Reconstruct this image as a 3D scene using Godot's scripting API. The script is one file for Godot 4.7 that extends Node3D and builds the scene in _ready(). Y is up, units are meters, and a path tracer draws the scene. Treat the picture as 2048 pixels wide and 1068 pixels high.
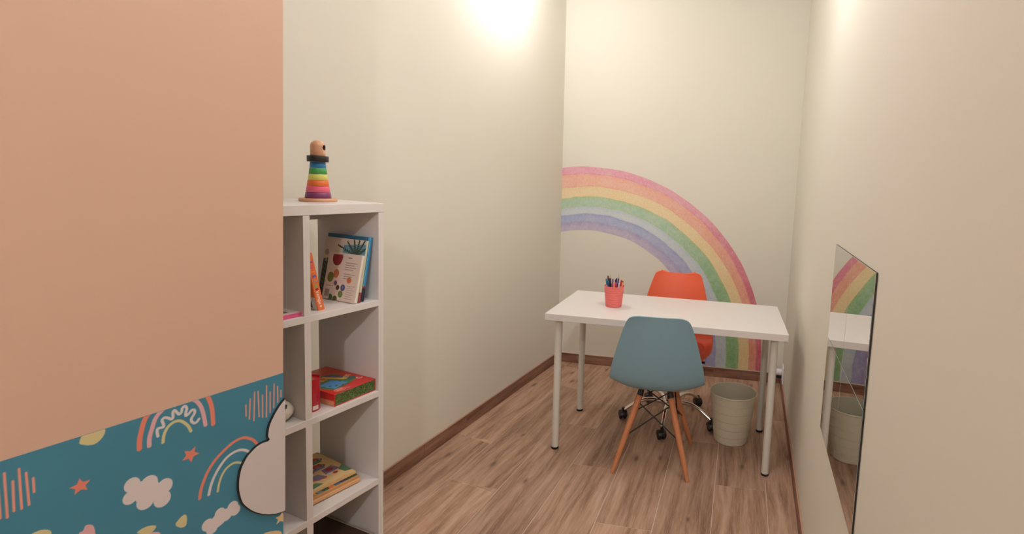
extends Node3D

const FOCAL := 1059.84          # focal length in pixels of a 1068 pixel high frame
const EYE := Vector3(0, 1.4215, 0)
const CEIL := 2.76
const LEAN := 0.009            # the side walls are a little out of plumb
const LEAN_RIGHT := 0.0032

# ---- room plan: each wall is a line  n . p = c  with its yaw -------------------------
const YAW_LEFT := -0.2736
const YAW_RIGHT := -0.2015
const YAW_BACK := -0.1452
const C_LEFT := -1.6835
const C_RIGHT := 0.2769
const C_BACK := 3.867
# shelf / partition frame
const YAW_SHELF := 1.189
const SHELF_O := Vector3(-0.872, 0, -1.762)
const PART_PROUD := 0.16
const PART_EDGE := -0.447
const BAND_H := 0.898

var M := {}
var noise := FastNoiseLite.new()
var noise2 := FastNoiseLite.new()
var used := {}

# =====================================================================================
#  mesh collector
# =====================================================================================
class Sh:
	var v := PackedVector3Array()
	var uv := PackedVector2Array()
	var g := PackedInt32Array()
	var flip_check := true
	var grp := 1

	func tri(a: Vector3, b: Vector3, c: Vector3, s := -1, ua := Vector2.ZERO, ub := Vector2.ZERO, uc := Vector2.ZERO):
		if (b - a).cross(c - a).length_squared() < 1e-18: return
		v.append(a); v.append(b); v.append(c)
		uv.append(ua); uv.append(ub); uv.append(uc)
		g.append(s)

	func quad(a: Vector3, b: Vector3, c: Vector3, d: Vector3, s := -1, ua := Vector2(0, 0), ub := Vector2(1, 0), uc := Vector2(1, 1), ud := Vector2(0, 1)):
		tri(a, b, c, s, ua, ub, uc); tri(a, c, d, s, ua, uc, ud)

	# box lo..hi with chamfer c ; front (+z) face and top (+y) face get 0..1 uv
	func box(lo: Vector3, hi: Vector3, c := 0.0, xf := Transform3D.IDENTITY):
		var start := v.size()
		var m := (lo + hi) / 2.0
		var h := (hi - lo) / 2.0
		c = minf(c, minf(h.x, minf(h.y, h.z)) * 0.9)
		var ax := [Vector3(1, 0, 0), Vector3(0, 1, 0), Vector3(0, 0, 1)]
		for i in 3:
			var e: Vector3 = ax[i]
			var p: Vector3 = ax[(i + 1) % 3]
			var q: Vector3 = ax[(i + 2) % 3]
			var he := h[i]
			var hp := h[(i + 1) % 3] - c
			var hq := h[(i + 2) % 3] - c
			for s in [-1.0, 1.0]:
				var k := PackedVector3Array()
				for w in [Vector2(-1, -1), Vector2(1, -1), Vector2(1, 1), Vector2(-1, 1)]:
					var ww: Vector2 = w
					k.append(m + e * (he * s) + p * (hp * ww.x) + q * (hq * ww.y))
				var us: Array[Vector2] = []
				for n in 4:
					var r := k[n] - lo
					var sz := hi - lo
					if i == 1: us.append(Vector2(r.x / sz.x, r.z / sz.z))
					elif i == 2: us.append(Vector2(r.x / sz.x, 1.0 - r.y / sz.y))
					else: us.append(Vector2(r.z / sz.z, 1.0 - r.y / sz.y))
				_oquad(m, k[0], k[1], k[2], k[3], us[0], us[1], us[2], us[3])
		if c > 0:
			for i in 3:
				var e: Vector3 = ax[i]
				var p: Vector3 = ax[(i + 1) % 3]
				var q: Vector3 = ax[(i + 2) % 3]
				var he := h[i] - c
				var hp := h[(i + 1) % 3]
				var hq := h[(i + 2) % 3]
				for sp in [-1.0, 1.0]:
					for sq in [-1.0, 1.0]:
						var a = m + p * (hp * sp) + q * ((hq - c) * sq)
						var b = m + p * ((hp - c) * sp) + q * (hq * sq)
						_oquad(m, a - e * he, a + e * he, b + e * he, b - e * he, Vector2.ZERO, Vector2.ZERO, Vector2.ZERO, Vector2.ZERO)
			for sx in [-1.0, 1.0]:
				for sy in [-1.0, 1.0]:
					for sz in [-1.0, 1.0]:
						var S := Vector3(sx, sy, sz)
						var a := m + S * Vector3(h.x, h.y - c, h.z - c)
						var b := m + S * Vector3(h.x - c, h.y, h.z - c)
						var d := m + S * Vector3(h.x - c, h.y - c, h.z)
						if (b - a).cross(d - a).dot((a + b + d) / 3.0 - m) > 0: tri(a, d, b)
						else: tri(a, b, d)
		if xf != Transform3D.IDENTITY:
			for i in range(start, v.size()): v[i] = xf * v[i]

	# quad turned so that its front looks away from m
	func _oquad(m: Vector3, a: Vector3, b: Vector3, c: Vector3, d: Vector3, ua: Vector2, ub: Vector2, uc: Vector2, ud: Vector2):
		if (b - a).cross(c - a).dot((a + b + c + d) / 4.0 - m) > 0: quad(a, d, c, b, -1, ua, ud, uc, ub)
		else: quad(a, b, c, d, -1, ua, ub, uc, ud)

	# rings of points, each ring closed or not; caps close the ends
	func loft(rings: Array, closed := true, cap0 := true, cap1 := true, s := 1, wrap := false):
		var n: int = rings[0].size()
		var R := rings.size()
		for i in (R if wrap else R - 1):
			var i2 := (i + 1) % R
			for j in (n if closed else n - 1):
				var k := (j + 1) % n
				quad(rings[i][j], rings[i][k], rings[i2][k], rings[i2][j], s,
					Vector2(float(j) / n, float(i) / (R - 1)), Vector2(float(j + 1) / n, float(i) / (R - 1)), Vector2(float(j + 1) / n, float(i + 1) / (R - 1)), Vector2(float(j) / n, float(i + 1) / (R - 1)))
		if wrap: return
		for e in [[cap0, 0], [cap1, R - 1]]:
			if not e[0]: continue
			var ring: Array = rings[e[1]]
			var c := Vector3.ZERO
			for p in ring: c += p
			c /= n
			for j in n:
				if e[1] == 0: tri(c, ring[(j + 1) % n], ring[j])
				else: tri(c, ring[j], ring[(j + 1) % n])

	# lathe round the y axis, profile of (radius, height)
	func lathe(prof: Array, seg := 32, at := Vector3.ZERO, crease := 0.6, ax := Vector3(0, 1, 0)):
		var b := Sh.frame(ax)
		for i in prof.size() - 1:
			var p: Vector2 = prof[i]
			var q: Vector2 = prof[i + 1]
			if i > 0:
				var d0: Vector2 = (prof[i] - prof[i - 1]).normalized()
				var d1: Vector2 = (q - p).normalized()
				if d0.dot(d1) < crease: grp += 1
			for j in seg:
				var t0 := TAU * j / seg
				var t1 := TAU * (j + 1) / seg
				var e0 := Vector3(cos(t0), 0, sin(t0))
				var e1 := Vector3(cos(t1), 0, sin(t1))
				var Y := Vector3(0, 1, 0)
				quad(at + b * (e0 * p.x + Y * p.y), at + b * (e1 * p.x + Y * p.y), at + b * (e1 * q.x + Y * q.y), at + b * (e0 * q.x + Y * q.y), grp,
					Vector2(float(j) / seg, float(i) / prof.size()), Vector2(float(j + 1) / seg, float(i) / prof.size()), Vector2(float(j + 1) / seg, float(i + 1) / prof.size()), Vector2(float(j) / seg, float(i + 1) / prof.size()))
		grp += 1

	static func frame(ax: Vector3) -> Basis:
		ax = ax.normalized()
		var h := Vector3(1, 0, 0) if absf(ax.x) < 0.9 else Vector3(0, 0, 1)
		var z := h.cross(ax).normalized()
		var x := ax.cross(z)
		return Basis(x, ax, z)

	# tube through points, radius per point
	func tube(pts: Array, rad, seg := 12, sx := 1.0):
		var rings := []
		var last := Basis.IDENTITY
		for i in pts.size():
			var d: Vector3 = (pts[mini(i + 1, pts.size() - 1)] - pts[maxi(i - 1, 0)]).normalized()
			if i == 0: last = Sh.frame(d)
			else:
				var x := (last.x - d * last.x.dot(d)).normalized()
				last = Basis(x, d, x.cross(d))
			var r: float = rad[i] if rad is Array else rad
			var ring := []
			for j in seg:
				var t := TAU * j / seg
				ring.append(pts[i] + last.x * (cos(t) * r * sx) + last.z * (sin(t) * r))
			rings.append(ring)
		loft(rings, true, true, true, grp)
		grp += 1

	# flat polygon (x, y) swept from z0 to z1
	func prism(poly: PackedVector2Array, z0: float, z1: float, xf := Transform3D.IDENTITY, s := -1):
		var idx := Geometry2D.triangulate_polygon(poly)
		var lo := Vector2(1e9, 1e9)
		var hi := Vector2(-1e9, -1e9)
		for p in poly:
			lo = lo.min(p); hi = hi.max(p)
		var f := func(p: Vector2) -> Vector2: return Vector2((p.x - lo.x) / (hi.x - lo.x), 1.0 - (p.y - lo.y) / (hi.y - lo.y))
		var cw := Geometry2D.is_polygon_clockwise(poly)
		for i in range(0, idx.size(), 3):
			var a := poly[idx[i]]
			var b := poly[idx[i + 1]]
			var c := poly[idx[i + 2]]
			if (b - a).cross(c - a) > 0:
				var t := b
				b = c; c = t
			tri(xf * Vector3(a.x, a.y, z1), xf * Vector3(b.x, b.y, z1), xf * Vector3(c.x, c.y, z1), -1, f.call(a), f.call(b), f.call(c))
			tri(xf * Vector3(a.x, a.y, z0), xf * Vector3(c.x, c.y, z0), xf * Vector3(b.x, b.y, z0), -1, f.call(a), f.call(c), f.call(b))
		for i in poly.size():
			var a := poly[i]
			var b := poly[(i + 1) % poly.size()]
			if cw:
				var t := a
				a = b; b = t
			# counterclockwise outline: the outside is to its right
			quad(xf * Vector3(a.x, a.y, z0), xf * Vector3(a.x, a.y, z1), xf * Vector3(b.x, b.y, z1), xf * Vector3(b.x, b.y, z0), s)

	func mesh(orient := true) -> ArrayMesh:
		var vol := 0.0
		if orient:
			for i in range(0, v.size(), 3): vol += v[i].dot(v[i + 1].cross(v[i + 2]))
		var st := SurfaceTool.new()
		st.begin(Mesh.PRIMITIVE_TRIANGLES)
		for t in g.size():
			st.set_smooth_group(g[t] if g[t] >= 0 else 0xFFFFFFFF)
			# clockwise front faces: an outward surface has a negative signed volume
			var o := [0, 1, 2] if vol <= 0 else [0, 2, 1]
			for k in o:
				st.set_uv(uv[t * 3 + k])
				st.add_vertex(v[t * 3 + k])
		st.generate_normals()
		st.index()
		return st.commit()

# =====================================================================================
#  naming helpers
# =====================================================================================
func obj(called: String, sh, m, parent: Node = null, orient := true) -> MeshInstance3D:
	var o := MeshInstance3D.new()
	o.name = called
	o.mesh = sh.mesh(orient) if sh is Sh else sh
	o.material_override = m
	o.cast_shadow = GeometryInstance3D.SHADOW_CASTING_SETTING_ON
	var p: Node = parent if parent else self
	o.name = number(p, called)
	p.add_child(o, true)
	return o

func number(p: Node, called: String) -> String:
	var key := str(p.get_instance_id()) + called
	var n: int = used.get(key, 0)
	used[key] = n + 1
	return called if n == 0 else "%s_%03d" % [called, n]

func tag(o: Node, label: String, category: String, group := ""):
	o.set_meta("label", label)
	o.set_meta("category", category)
	if group != "": o.set_meta("group", group)
	return o

func thing(called: String, label: String, category: String, at := Vector3.ZERO, turn := 0.0, group := "") -> Node3D:
	var o := Node3D.new()
	o.name = number(self, called)
	add_child(o, true)
	o.position = at
	o.rotation.y = turn
	tag(o, label, category, group)
	return o

func structure(called: String, sh, m, parent: Node = null) -> MeshInstance3D:
	var o := obj(called, sh, m, parent)
	if parent == null: o.set_meta("kind", "structure")
	return o

# =====================================================================================
#  materials and computed textures
# =====================================================================================
func mat(c: Color, rough := 0.5, metal := 0.0, spec := 0.5) -> StandardMaterial3D:
	var m := StandardMaterial3D.new()
	m.albedo_color = c
	m.roughness = rough
	m.metallic = metal
	m.metallic_specular = spec
	return m

func rgb(r: float, g: float, b: float) -> Color:
	return Color(r / 255.0, g / 255.0, b / 255.0)

func tex_mat(im: Image, rough := 0.5, spec := 0.5) -> StandardMaterial3D:
	im.generate_mipmaps()
	var m := mat(Color.WHITE, rough, 0.0, spec)
	m.albedo_texture = ImageTexture.create_from_image(im)
	return m

func canvas(w: int, h: int, c: Color) -> Image:
	var im := Image.create(w, h, false, Image.FORMAT_RGB8)
	im.fill(c)
	return im

func put(im: Image, x: int, y: int, c: Color, a: float):
	if a <= 0.0 or x < 0 or y < 0 or x >= im.get_width() or y >= im.get_height(): return
	im.set_pixel(x, y, im.get_pixel(x, y).lerp(c, minf(a, 1.0)))

func disc(im: Image, p: Vector2, r: float, c: Color, sy := 1.0):
	for y in range(int(p.y - r * sy) - 1, int(p.y + r * sy) + 3):
		for x in range(int(p.x - r) - 1, int(p.x + r) + 3):
			var d := Vector2(x + 0.5 - p.x, (y + 0.5 - p.y) / sy).length()
			put(im, x, y, c, r - d + 0.5)

func stroke(im: Image, pts: Array, w: float, c: Color, smooth := true):
	var q := pts
	if smooth and pts.size() > 2:
		q = []
		for i in pts.size() - 1:
			var p0: Vector2 = pts[maxi(i - 1, 0)]
			var p1: Vector2 = pts[i]
			var p2: Vector2 = pts[i + 1]
			var p3: Vector2 = pts[mini(i + 2, pts.size() - 1)]
			for k in 4: q.append(p1.cubic_interpolate(p2, p0, p3, k / 4.0))
		q.append(pts[-1])
	var cover := {}
	for i in q.size() - 1:
		var a: Vector2 = q[i]
		var b: Vector2 = q[i + 1]
		var lo := a.min(b) - Vector2(w, w)
		var hi := a.max(b) + Vector2(w, w)
		for y in range(int(lo.y), int(hi.y) + 1):
			for x in range(int(lo.x), int(hi.x) + 1):
				var p := Vector2(x + 0.5, y + 0.5)
				var d := p.distance_to(Geometry2D.get_closest_point_to_segment(p, a, b))
				var al := clampf(w / 2.0 - d + 0.5, 0, 1)
				if al > 0:
					var key := Vector2i(x, y)
					cover[key] = maxf(al, cover.get(key, 0.0))
	for k in cover: put(im, k.x, k.y, c, cover[k])

func poly(im: Image, pts: Array, c: Color):
	var pp := PackedVector2Array(pts)
	var lo := pp[0]
	var hi := pp[0]
	for p in pp:
		lo = lo.min(p); hi = hi.max(p)
	for y in range(int(lo.y), int(hi.y) + 1):
		for x in range(int(lo.x), int(hi.x) + 1):
			var a := 0.0
			for s in [Vector2(0.25, 0.25), Vector2(0.75, 0.25), Vector2(0.25, 0.75), Vector2(0.75, 0.75)]:
				if Geometry2D.is_point_in_polygon(Vector2(x, y) + s, pp): a += 0.25
			put(im, x, y, c, a)

func star(im: Image, p: Vector2, r: float, rot: float, c: Color):
	var pts := []
	for i in 10:
		var t := rot + PI * i / 5.0
		pts.append(p + Vector2(cos(t), sin(t)) * (r if i % 2 == 0 else r * 0.47))
	poly(im, pts, c)

func smooth_closed(pts: Array, n := 6) -> PackedVector2Array:
	var out := PackedVector2Array()
	var k := pts.size()
	for i in k:
		for j in n: out.append(pts[i].cubic_interpolate(pts[(i + 1) % k], pts[(i + k - 1) % k], pts[(i + 2) % k], float(j) / n))
	return out

func wood_texture(w: int, h: int, base: Color, dark: Color, light: Color, sd: int, lw: float, lh: float, knots: int) -> Image:
	var im := canvas(w, h, base)
	var rng := RandomNumberGenerator.new()
	rng.seed = sd
	var ks := []
	for i in knots: ks.append([Vector2(rng.randf() * lw, rng.randf_range(0.15, 0.85) * lh), rng.randf_range(0.006, 0.014)])
	var off := sd * 13.7
	for y in h:
		for x in w:
			var px := float(x) / w * lw
			var py := float(y) / h * lh
			var warp := noise2.get_noise_2d(px * 110 + off, py * 260) * 0.010
			var kn := 0.0
			for k in ks:
				var d := Vector2((px - k[0].x) * 0.35, py - k[0].y)
				var r: float = d.length() / k[1]
				warp += 0.012 * exp(-r * r * 0.25) * signf(py - k[0].y)
				kn = maxf(kn, exp(-r * r * 1.6))
			var broad := noise.get_noise_2d(px * 55 + off, (py + warp) * 620 + off)
			var fine := noise.get_noise_2d(px * 500 + off * 2, (py + warp * 0.5) * 9000)
			var mid := noise2.get_noise_2d(px * 110 - off, (py + warp) * 2300)
			var t := 0.5 + broad * 0.62 + mid * 0.30 + fine * 0.22
			var c := dark.lerp(base, clampf(t * 2.0, 0, 1)) if t < 0.5 else base.lerp(light, clampf(t * 2.0 - 1.0, 0, 1))
			if fine > 0.34: c = c.lerp(light, 0.35)
			c = c.lerp(dark * 0.62, kn * 0.7)
			im.set_pixel(x, y, c)
	return im

func paint(c: Color) -> StandardMaterial3D:
	var m := mat(c, 0.82, 0.0, 0.3)
	var nt := NoiseTexture2D.new()
	var fn := FastNoiseLite.new()
	fn.frequency = 0.06
	fn.fractal_octaves = 4
	fn.seed = 5
	nt.noise = fn
	nt.width = 512; nt.height = 512
	nt.seamless = true
	nt.as_normal_map = true
	nt.bump_strength = 1.2
	m.normal_enabled = true
	m.normal_texture = nt
	m.normal_scale = 0.1
	m.uv1_triplanar = true
	m.uv1_world_triplanar = true
	m.uv1_scale = Vector3(3, 3, 3)
	return m

func make_materials():
	noise.seed = 7
	noise.noise_type = FastNoiseLite.TYPE_SIMPLEX_SMOOTH
	noise.frequency = 0.02
	noise.fractal_octaves = 3
	noise2.seed = 11
	noise2.frequency = 0.02
	noise2.noise_type = FastNoiseLite.TYPE_SIMPLEX_SMOOTH
	noise2.fractal_octaves = 2
	M.cream = paint(rgb(230, 226, 211))
	M.ceiling = paint(rgb(243, 240, 234))
	M.orange_paint = paint(rgb(206, 170, 147))
	M.white_lam = mat(rgb(226, 221, 216), 0.38)
	M.white_edge = mat(rgb(226, 220, 213), 0.5)
	M.white_metal = mat(rgb(222, 219, 208), 0.35)
	M.rubber = mat(rgb(22, 21, 21), 0.6)
	M.grout = mat(rgb(214, 196, 178), 0.9)
	M.blue_plastic = mat(rgb(138, 177, 193), 0.42)
	M.black_metal = mat(rgb(28, 26, 25), 0.4)
	M.beech = tex_mat(wood_texture(256, 64, rgb(196, 126, 84), rgb(170, 100, 62), rgb(212, 146, 104), 31, 0.4, 0.1, 0), 0.5)
	M.orange_plastic = mat(rgb(232, 100, 64), 0.45)
	M.orange_cushion = mat(rgb(220, 76, 48), 0.5)
	M.chrome = mat(rgb(225, 222, 218), 0.08, 1.0)
	M.bin = mat(rgb(214, 208, 184), 0.5)
	M.bucket = mat(rgb(236, 118, 112), 0.45)
	M.mirror = mat(rgb(222, 224, 220), 0.015, 1.0)
	M.mirror_back = mat(rgb(40, 36, 34), 0.6)
	M.plug = mat(rgb(240, 240, 240), 0.35)
	M.toy_wood = mat(rgb(216, 164, 128), 0.3)
	M.dark_hole = mat(rgb(60, 40, 30), 0.7)
	M.black_paint = mat(rgb(36, 32, 32), 0.5)
	M.cloud_white = mat(rgb(204, 195, 190), 0.55)
	M.paper = mat(rgb(228, 218, 200), 0.8)
	M.plush = mat(rgb(232, 226, 208), 0.95)
	M.dark_box = mat(rgb(74, 50, 40), 0.7)
	M.pale_edge = mat(rgb(176, 160, 146), 0.6)
	M.red_tin = mat(rgb(196, 34, 46), 0.35)
	M.planks = []
	for i in 5:
		var f := 1.0 + (i - 2) * 0.025
		M.planks.append(tex_mat(wood_texture(1024, 192, rgb(174 * f, 140 * f, 116 * f), rgb(136 * f, 105 * f, 84 * f), rgb(194 * f, 163 * f, 140 * f), 3 + i * 5, 1.2, 0.235, 1 + i % 3), 0.5, 0.4))
	M.skirt_edge = mat(rgb(178, 138, 116), 0.5)
	M.skirt = tex_mat(wood_texture(1024, 64, rgb(138, 100, 82), rgb(108, 72, 56), rgb(160, 122, 102), 77, 1.2, 0.075, 0), 0.5, 0.4)

# =====================================================================================
#  plan helpers
# =====================================================================================
func n_of(yaw: float) -> Vector3: return Vector3(cos(yaw), 0, -sin(yaw))      # to the right
func a_of(yaw: float) -> Vector3: return Vector3(-sin(yaw), 0, -cos(yaw))     # into the depth

func meet(n1: Vector3, c1: float, n2: Vector3, c2: float) -> Vector3:
	var det := n1.x * n2.z - n1.z * n2.x
	return Vector3((c1 * n2.z - c2 * n1.z) / det, 0, (n1.x * c2 - n2.x * c1) / det)

func su() -> Vector3: return Vector3(cos(YAW_SHELF), 0, -sin(YAW_SHELF))
func sv() -> Vector3: return Vector3(sin(YAW_SHELF), 0, cos(YAW_SHELF))
# shelf coordinates: a along the front, y up, d into the depth
func sp(a: float, y: float, d: float) -> Vector3: return SHELF_O + su() * a - sv() * d + Vector3(0, y, 0)
# node turned to the shelf: local x = a, local z = towards the room
func in_shelf(called: String, label: String, category: String, a: float, y: float, d: float, turn := 0.0, group := "") -> Node3D:
	return thing(called, label, category, sp(a, y, d), YAW_SHELF + turn, group)

# a wall slab between two floor points, thickness on the side of "out"
func slab(a: Vector3, b: Vector3, out: Vector3, th: float, y0: float, y1: float, lean := 0.0) -> Sh:
	var s := Sh.new()
	var p := [a, b, b + out * th, a + out * th]
	var lo := []
	var hi := []
	for k in p:
		lo.append(Vector3(k.x, y0, k.z)); hi.append(Vector3(k.x, y1, k.z) + out * (lean * y1))
	s.loft([lo, hi], true, true, true, -1)
	return s

func _ready():
	# ---------------- camera ----------------
	var cam := Camera3D.new()
	cam.name = "camera"
	add_child(cam)
	cam.transform = Transform3D(Basis(Vector3(1, 0, 0), -0.09684) * Basis(Vector3(0, 0, 1), 0.04895), EYE)
	var near := 0.05
	cam.projection = Camera3D.PROJECTION_FRUSTUM
	cam.keep_aspect = Camera3D.KEEP_HEIGHT
	cam.near = near
	cam.far = 60.0
	cam.size = 1068.0 / FOCAL * near
	cam.frustum_offset = Vector2(-265.1 / FOCAL, -69.0 / FOCAL) * near
	cam.current = true
	# ---------------- environment ----------------
	var we := WorldEnvironment.new()
	we.name = "environment"
	var env := Environment.new()
	env.background_mode = Environment.BG_COLOR
	env.background_color = Color(0.02, 0.02, 0.02)
	env.ambient_light_source = Environment.AMBIENT_SOURCE_DISABLED
	env.tonemap_mode = Environment.TONE_MAPPER_LINEAR
	env.tonemap_exposure = 0.50
	env.sdfgi_enabled = true
	env.ssao_enabled = true
	env.ssil_enabled = true
	we.environment = env
	add_child(we)

	make_materials()
	downlights()
	room()
	floor_planks()
	skirting()
	partition()
	mural()
	shelf()
	toy()
	shelf_goods()
	desk()
	pencil_bucket()
	blue_chair()
	swivel_chair()
	waste_bin()
	mirrors()
	socket()

# =====================================================================================
func downlights():
	var warm := Color(1.0, 0.982, 1.0)
	for L in [
		[Vector3(-0.715, CEIL, -3.10), 0.88, "small opal dome ceiling lamp close to the cream side wall"],
		[Vector3(0.32, CEIL, -2.0), 1.0, "small opal dome ceiling lamp above the open floor before the desk"],
		[Vector3(-0.30, CEIL, -1.15), 0.7, "small opal dome ceiling lamp between the shelf and the desk"],
		[Vector3(-0.15, CEIL, 1.4), 4.2, "small opal dome ceiling lamp behind the viewer, nearest the entrance wall"]]:
		var at: Vector3 = L[0]
		var t := thing("ceiling_lamp", L[2], "ceiling light", at)
		var r := Sh.new()
		r.lathe([Vector2(0.0001, -0.001), Vector2(0.062, -0.001), Vector2(0.062, -0.012), Vector2(0.056, -0.016), Vector2(0.0001, -0.016)], 32)
		obj("ceiling_plate", r, M.white_metal, t)
		var d := Sh.new()
		var prof := [Vector2(0.0001, -0.085)]
		for k in range(1, 10): prof.append(Vector2(sin(PI / 2 * k / 9.0) * 0.055, -0.030 - cos(PI / 2 * k / 9.0) * 0.055))
		prof += [Vector2(0.055, -0.016), Vector2(0.0001, -0.016)]
		d.lathe(prof, 28)
		var em := mat(Color(0.9, 0.88, 0.84))
		em.emission_enabled = true
		em.emission = warm
		em.emission_energy_multiplier = 2.0
		obj("opal_lamp_dome", d, em, t)
		var s := OmniLight3D.new()
		s.name = "light"
		t.add_child(s)
		s.position = Vector3(0, -0.10, 0)
		s.light_color = warm
		s.light_energy = L[1]
		s.light_size = 0.04
		s.omni_range = 12.0
		s.omni_attenuation = 2.0
		s.shadow_enabled = true

func room():
	var nl := n_of(YAW_LEFT)
	var nr := n_of(YAW_RIGHT)
	var ab := a_of(YAW_BACK)
	var fwd := Vector3(0, 0, 1)
	var c_front := 3.0
	var LB := meet(nl, C_LEFT, ab, C_BACK)
	var RB := meet(nr, C_RIGHT, ab, C_BACK)
	var LF := meet(nl, C_LEFT, fwd, c_front)
	var RF := meet(nr, C_RIGHT, fwd, c_front)
	structure("wall_left", slab(LF, LB, -nl, 0.12, -0.02, CEIL, LEAN), M.cream)
	structure("wall_right", slab(RF, RB, nr, 0.12, -0.02, CEIL, LEAN_RIGHT), M.cream)
	var rb := n_of(YAW_BACK)
	structure("wall_back", slab(LB - rb * 0.12, RB + rb * 0.12, ab, 0.12, -0.02, CEIL), M.cream)
	structure("wall_front", slab(LF - Vector3(0.2, 0, 0), RF + Vector3(0.2, 0, 0), fwd, 0.12, -0.02, CEIL), M.cream)
	var c := Sh.new()
	c.box(Vector3(-3.4, CEIL, -4.6), Vector3(1.8, CEIL + 0.12, 3.3))
	structure("ceiling", c, M.ceiling)

func floor_planks():
	var f := Sh.new()
	f.box(Vector3(-3.4, -0.12, -4.6), Vector3(1.8, -0.0006, 3.3))
	var fl := structure("floor", f, M.grout)
	# plan of the room, planks are cut to it
	var nl := n_of(YAW_LEFT)
	var nr := n_of(YAW_RIGHT)
	var ab := a_of(YAW_BACK)
	var fwd := Vector3(0, 0, 1)
	var plan := PackedVector2Array()
	for p in [meet(nl, C_LEFT, fwd, 3.0), meet(nr, C_RIGHT, fwd, 3.0), meet(nr, C_RIGHT, ab, C_BACK), meet(nl, C_LEFT, ab, C_BACK)]: plan.append(Vector2(p.x, p.z))
	var X := n_of(-0.15)
	var Z := a_of(-0.15)
	# long joints: x = x0 + k (z - 1.8) in the floor's own axes
	var x0 := [-2.03, -1.765, -1.5, -1.24, -0.97, -0.725, -0.462, -0.222, 0.014, 0.246, 0.482, 0.718]
	var kk := [0.155, 0.145, 0.135, 0.122, 0.088, 0.070, 0.026, 0.020, 0.026, 0.036, 0.038, 0.038]
	var joint := [2.97, 2.18, 2.57, 2.16, 2.85, 2.445, 2.03, 2.83, 2.43, 2.02, 2.83]
	var slope := [-0.28, -0.28, -0.28, -0.24, -0.11, -0.04, -0.02, 0.02, 0.02, 0.03, 0.03]
	var gap := 0.0014
	var n := 0
	for i in x0.size() - 1:
		for k in range(-2, 3):
			var quadp := []
			var z0: float = joint[i] + 1.2 * k
			if z0 > 4.4 or z0 + 1.2 < -1.7: continue
			var xm: float = (x0[i] + x0[i + 1]) / 2.0
			for e in [[i, z0, 1.0, 1.0], [i + 1, z0, -1.0, 1.0], [i + 1, z0 + 1.2, -1.0, -1.0], [i, z0 + 1.2, 1.0, -1.0]]:
				var j: int = e[0]
				var x: float = x0[j] + kk[j] * (e[1] - 1.8)
				var z: float = e[1] + slope[i] * (x0[j] - xm) + gap * e[3]
				x = x0[j] + kk[j] * (z - 1.8) + gap * e[2]
				quadp.append(X * x + Z * z)
			var pl := PackedVector2Array()
			for q in quadp: pl.append(Vector2(q.x, q.z))
			var got := Geometry2D.intersect_polygons(pl, plan)
			if got.is_empty(): continue
			var cut: PackedVector2Array = got[0]
			var s := Sh.new()
			var lo := []
			var hi := []
			var uvs := []
			var turn := (n * 7) % 4
			for q in cut:
				lo.append(Vector3(q.x, -0.008, q.y)); hi.append(Vector3(q.x, 0.0004, q.y))
				var w := Vector3(q.x, 0, q.y)
				var uu := (w.dot(Z) - z0) / 1.2
				var vv = (w.dot(X) - x0[i] - kk[i] * (w.dot(Z) - 1.8)) / (x0[i + 1] - x0[i])
				if turn & 1: uu = 1.0 - uu
				if turn & 2: vv = 1.0 - vv
				uvs.append(Vector2(uu, vv))
			var m := cut.size()
			for q in range(1, m - 1): s.tri(hi[0], hi[q], hi[q + 1], -1, uvs[0], uvs[q], uvs[q + 1])
			for q in m: s.quad(lo[q], lo[(q + 1) % m], hi[(q + 1) % m], hi[q], -1, uvs[q], uvs[(q + 1) % m], uvs[(q + 1) % m], uvs[q])
			for q in range(1, m - 1): s.tri(lo[0], lo[q + 1], lo[q])
			obj("plank", s, M.planks[(i * 2 + k * 3 + 10) % 5], fl)
			n += 1

func skirting():
	var nl := n_of(YAW_LEFT)
	var nr := n_of(YAW_RIGHT)
	var ab := a_of(YAW_BACK)
	var al := a_of(YAW_LEFT)
	var ar := a_of(YAW_RIGHT)
	var rb := n_of(YAW_BACK)
	var LB := meet(nl, C_LEFT, ab, C_BACK)
	var RB := meet(nr, C_RIGHT, ab, C_BACK)
	for e in [["baseboard_left", LB, -al, nl, 4.2, 0.35], ["baseboard_right", RB, -ar, -nr, 4.9, 0.30], ["baseboard_back", LB, rb, -ab, 1.70, 0.205]]:
		var o := Node3D.new()
		o.name = e[0]
		add_child(o)
		o.set_meta("kind", "structure")
		var at: Vector3 = e[1]
		var dir: Vector3 = e[2]
		var inw: Vector3 = e[3]
		var len: float = e[4]
		var t := 0.0
		var b: float = e[5]
		while t < len:
			var t2 := minf(b, len)
			var s := slab(at + dir * (t + 0.001), at + dir * (t2 - 0.001), inw, 0.008, 0.0, 0.0705)
			for i in s.v.size(): s.uv[i] = Vector2((s.v[i] - at).dot(dir) / 1.2, s.v[i].y / 0.075)
			obj("skirting_tile", s, M.skirt, o)
			t = b
			b += 1.2
		var side: bool = e[0] != "baseboard_back"
		var bead := slab(at, at + dir * len, inw, 0.0075, 0.0705, 0.0745)
		obj("tile_edge" if side else "sealant_bead", bead, M.skirt_edge if side else M.grout, o)

func wall_px(x_mm: float, y_mm: float, W: float) -> Vector2:
	return Vector2((W + x_mm / 1000.0) * 900.0, (BAND_H - y_mm / 1000.0) * 900.0)

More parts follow.
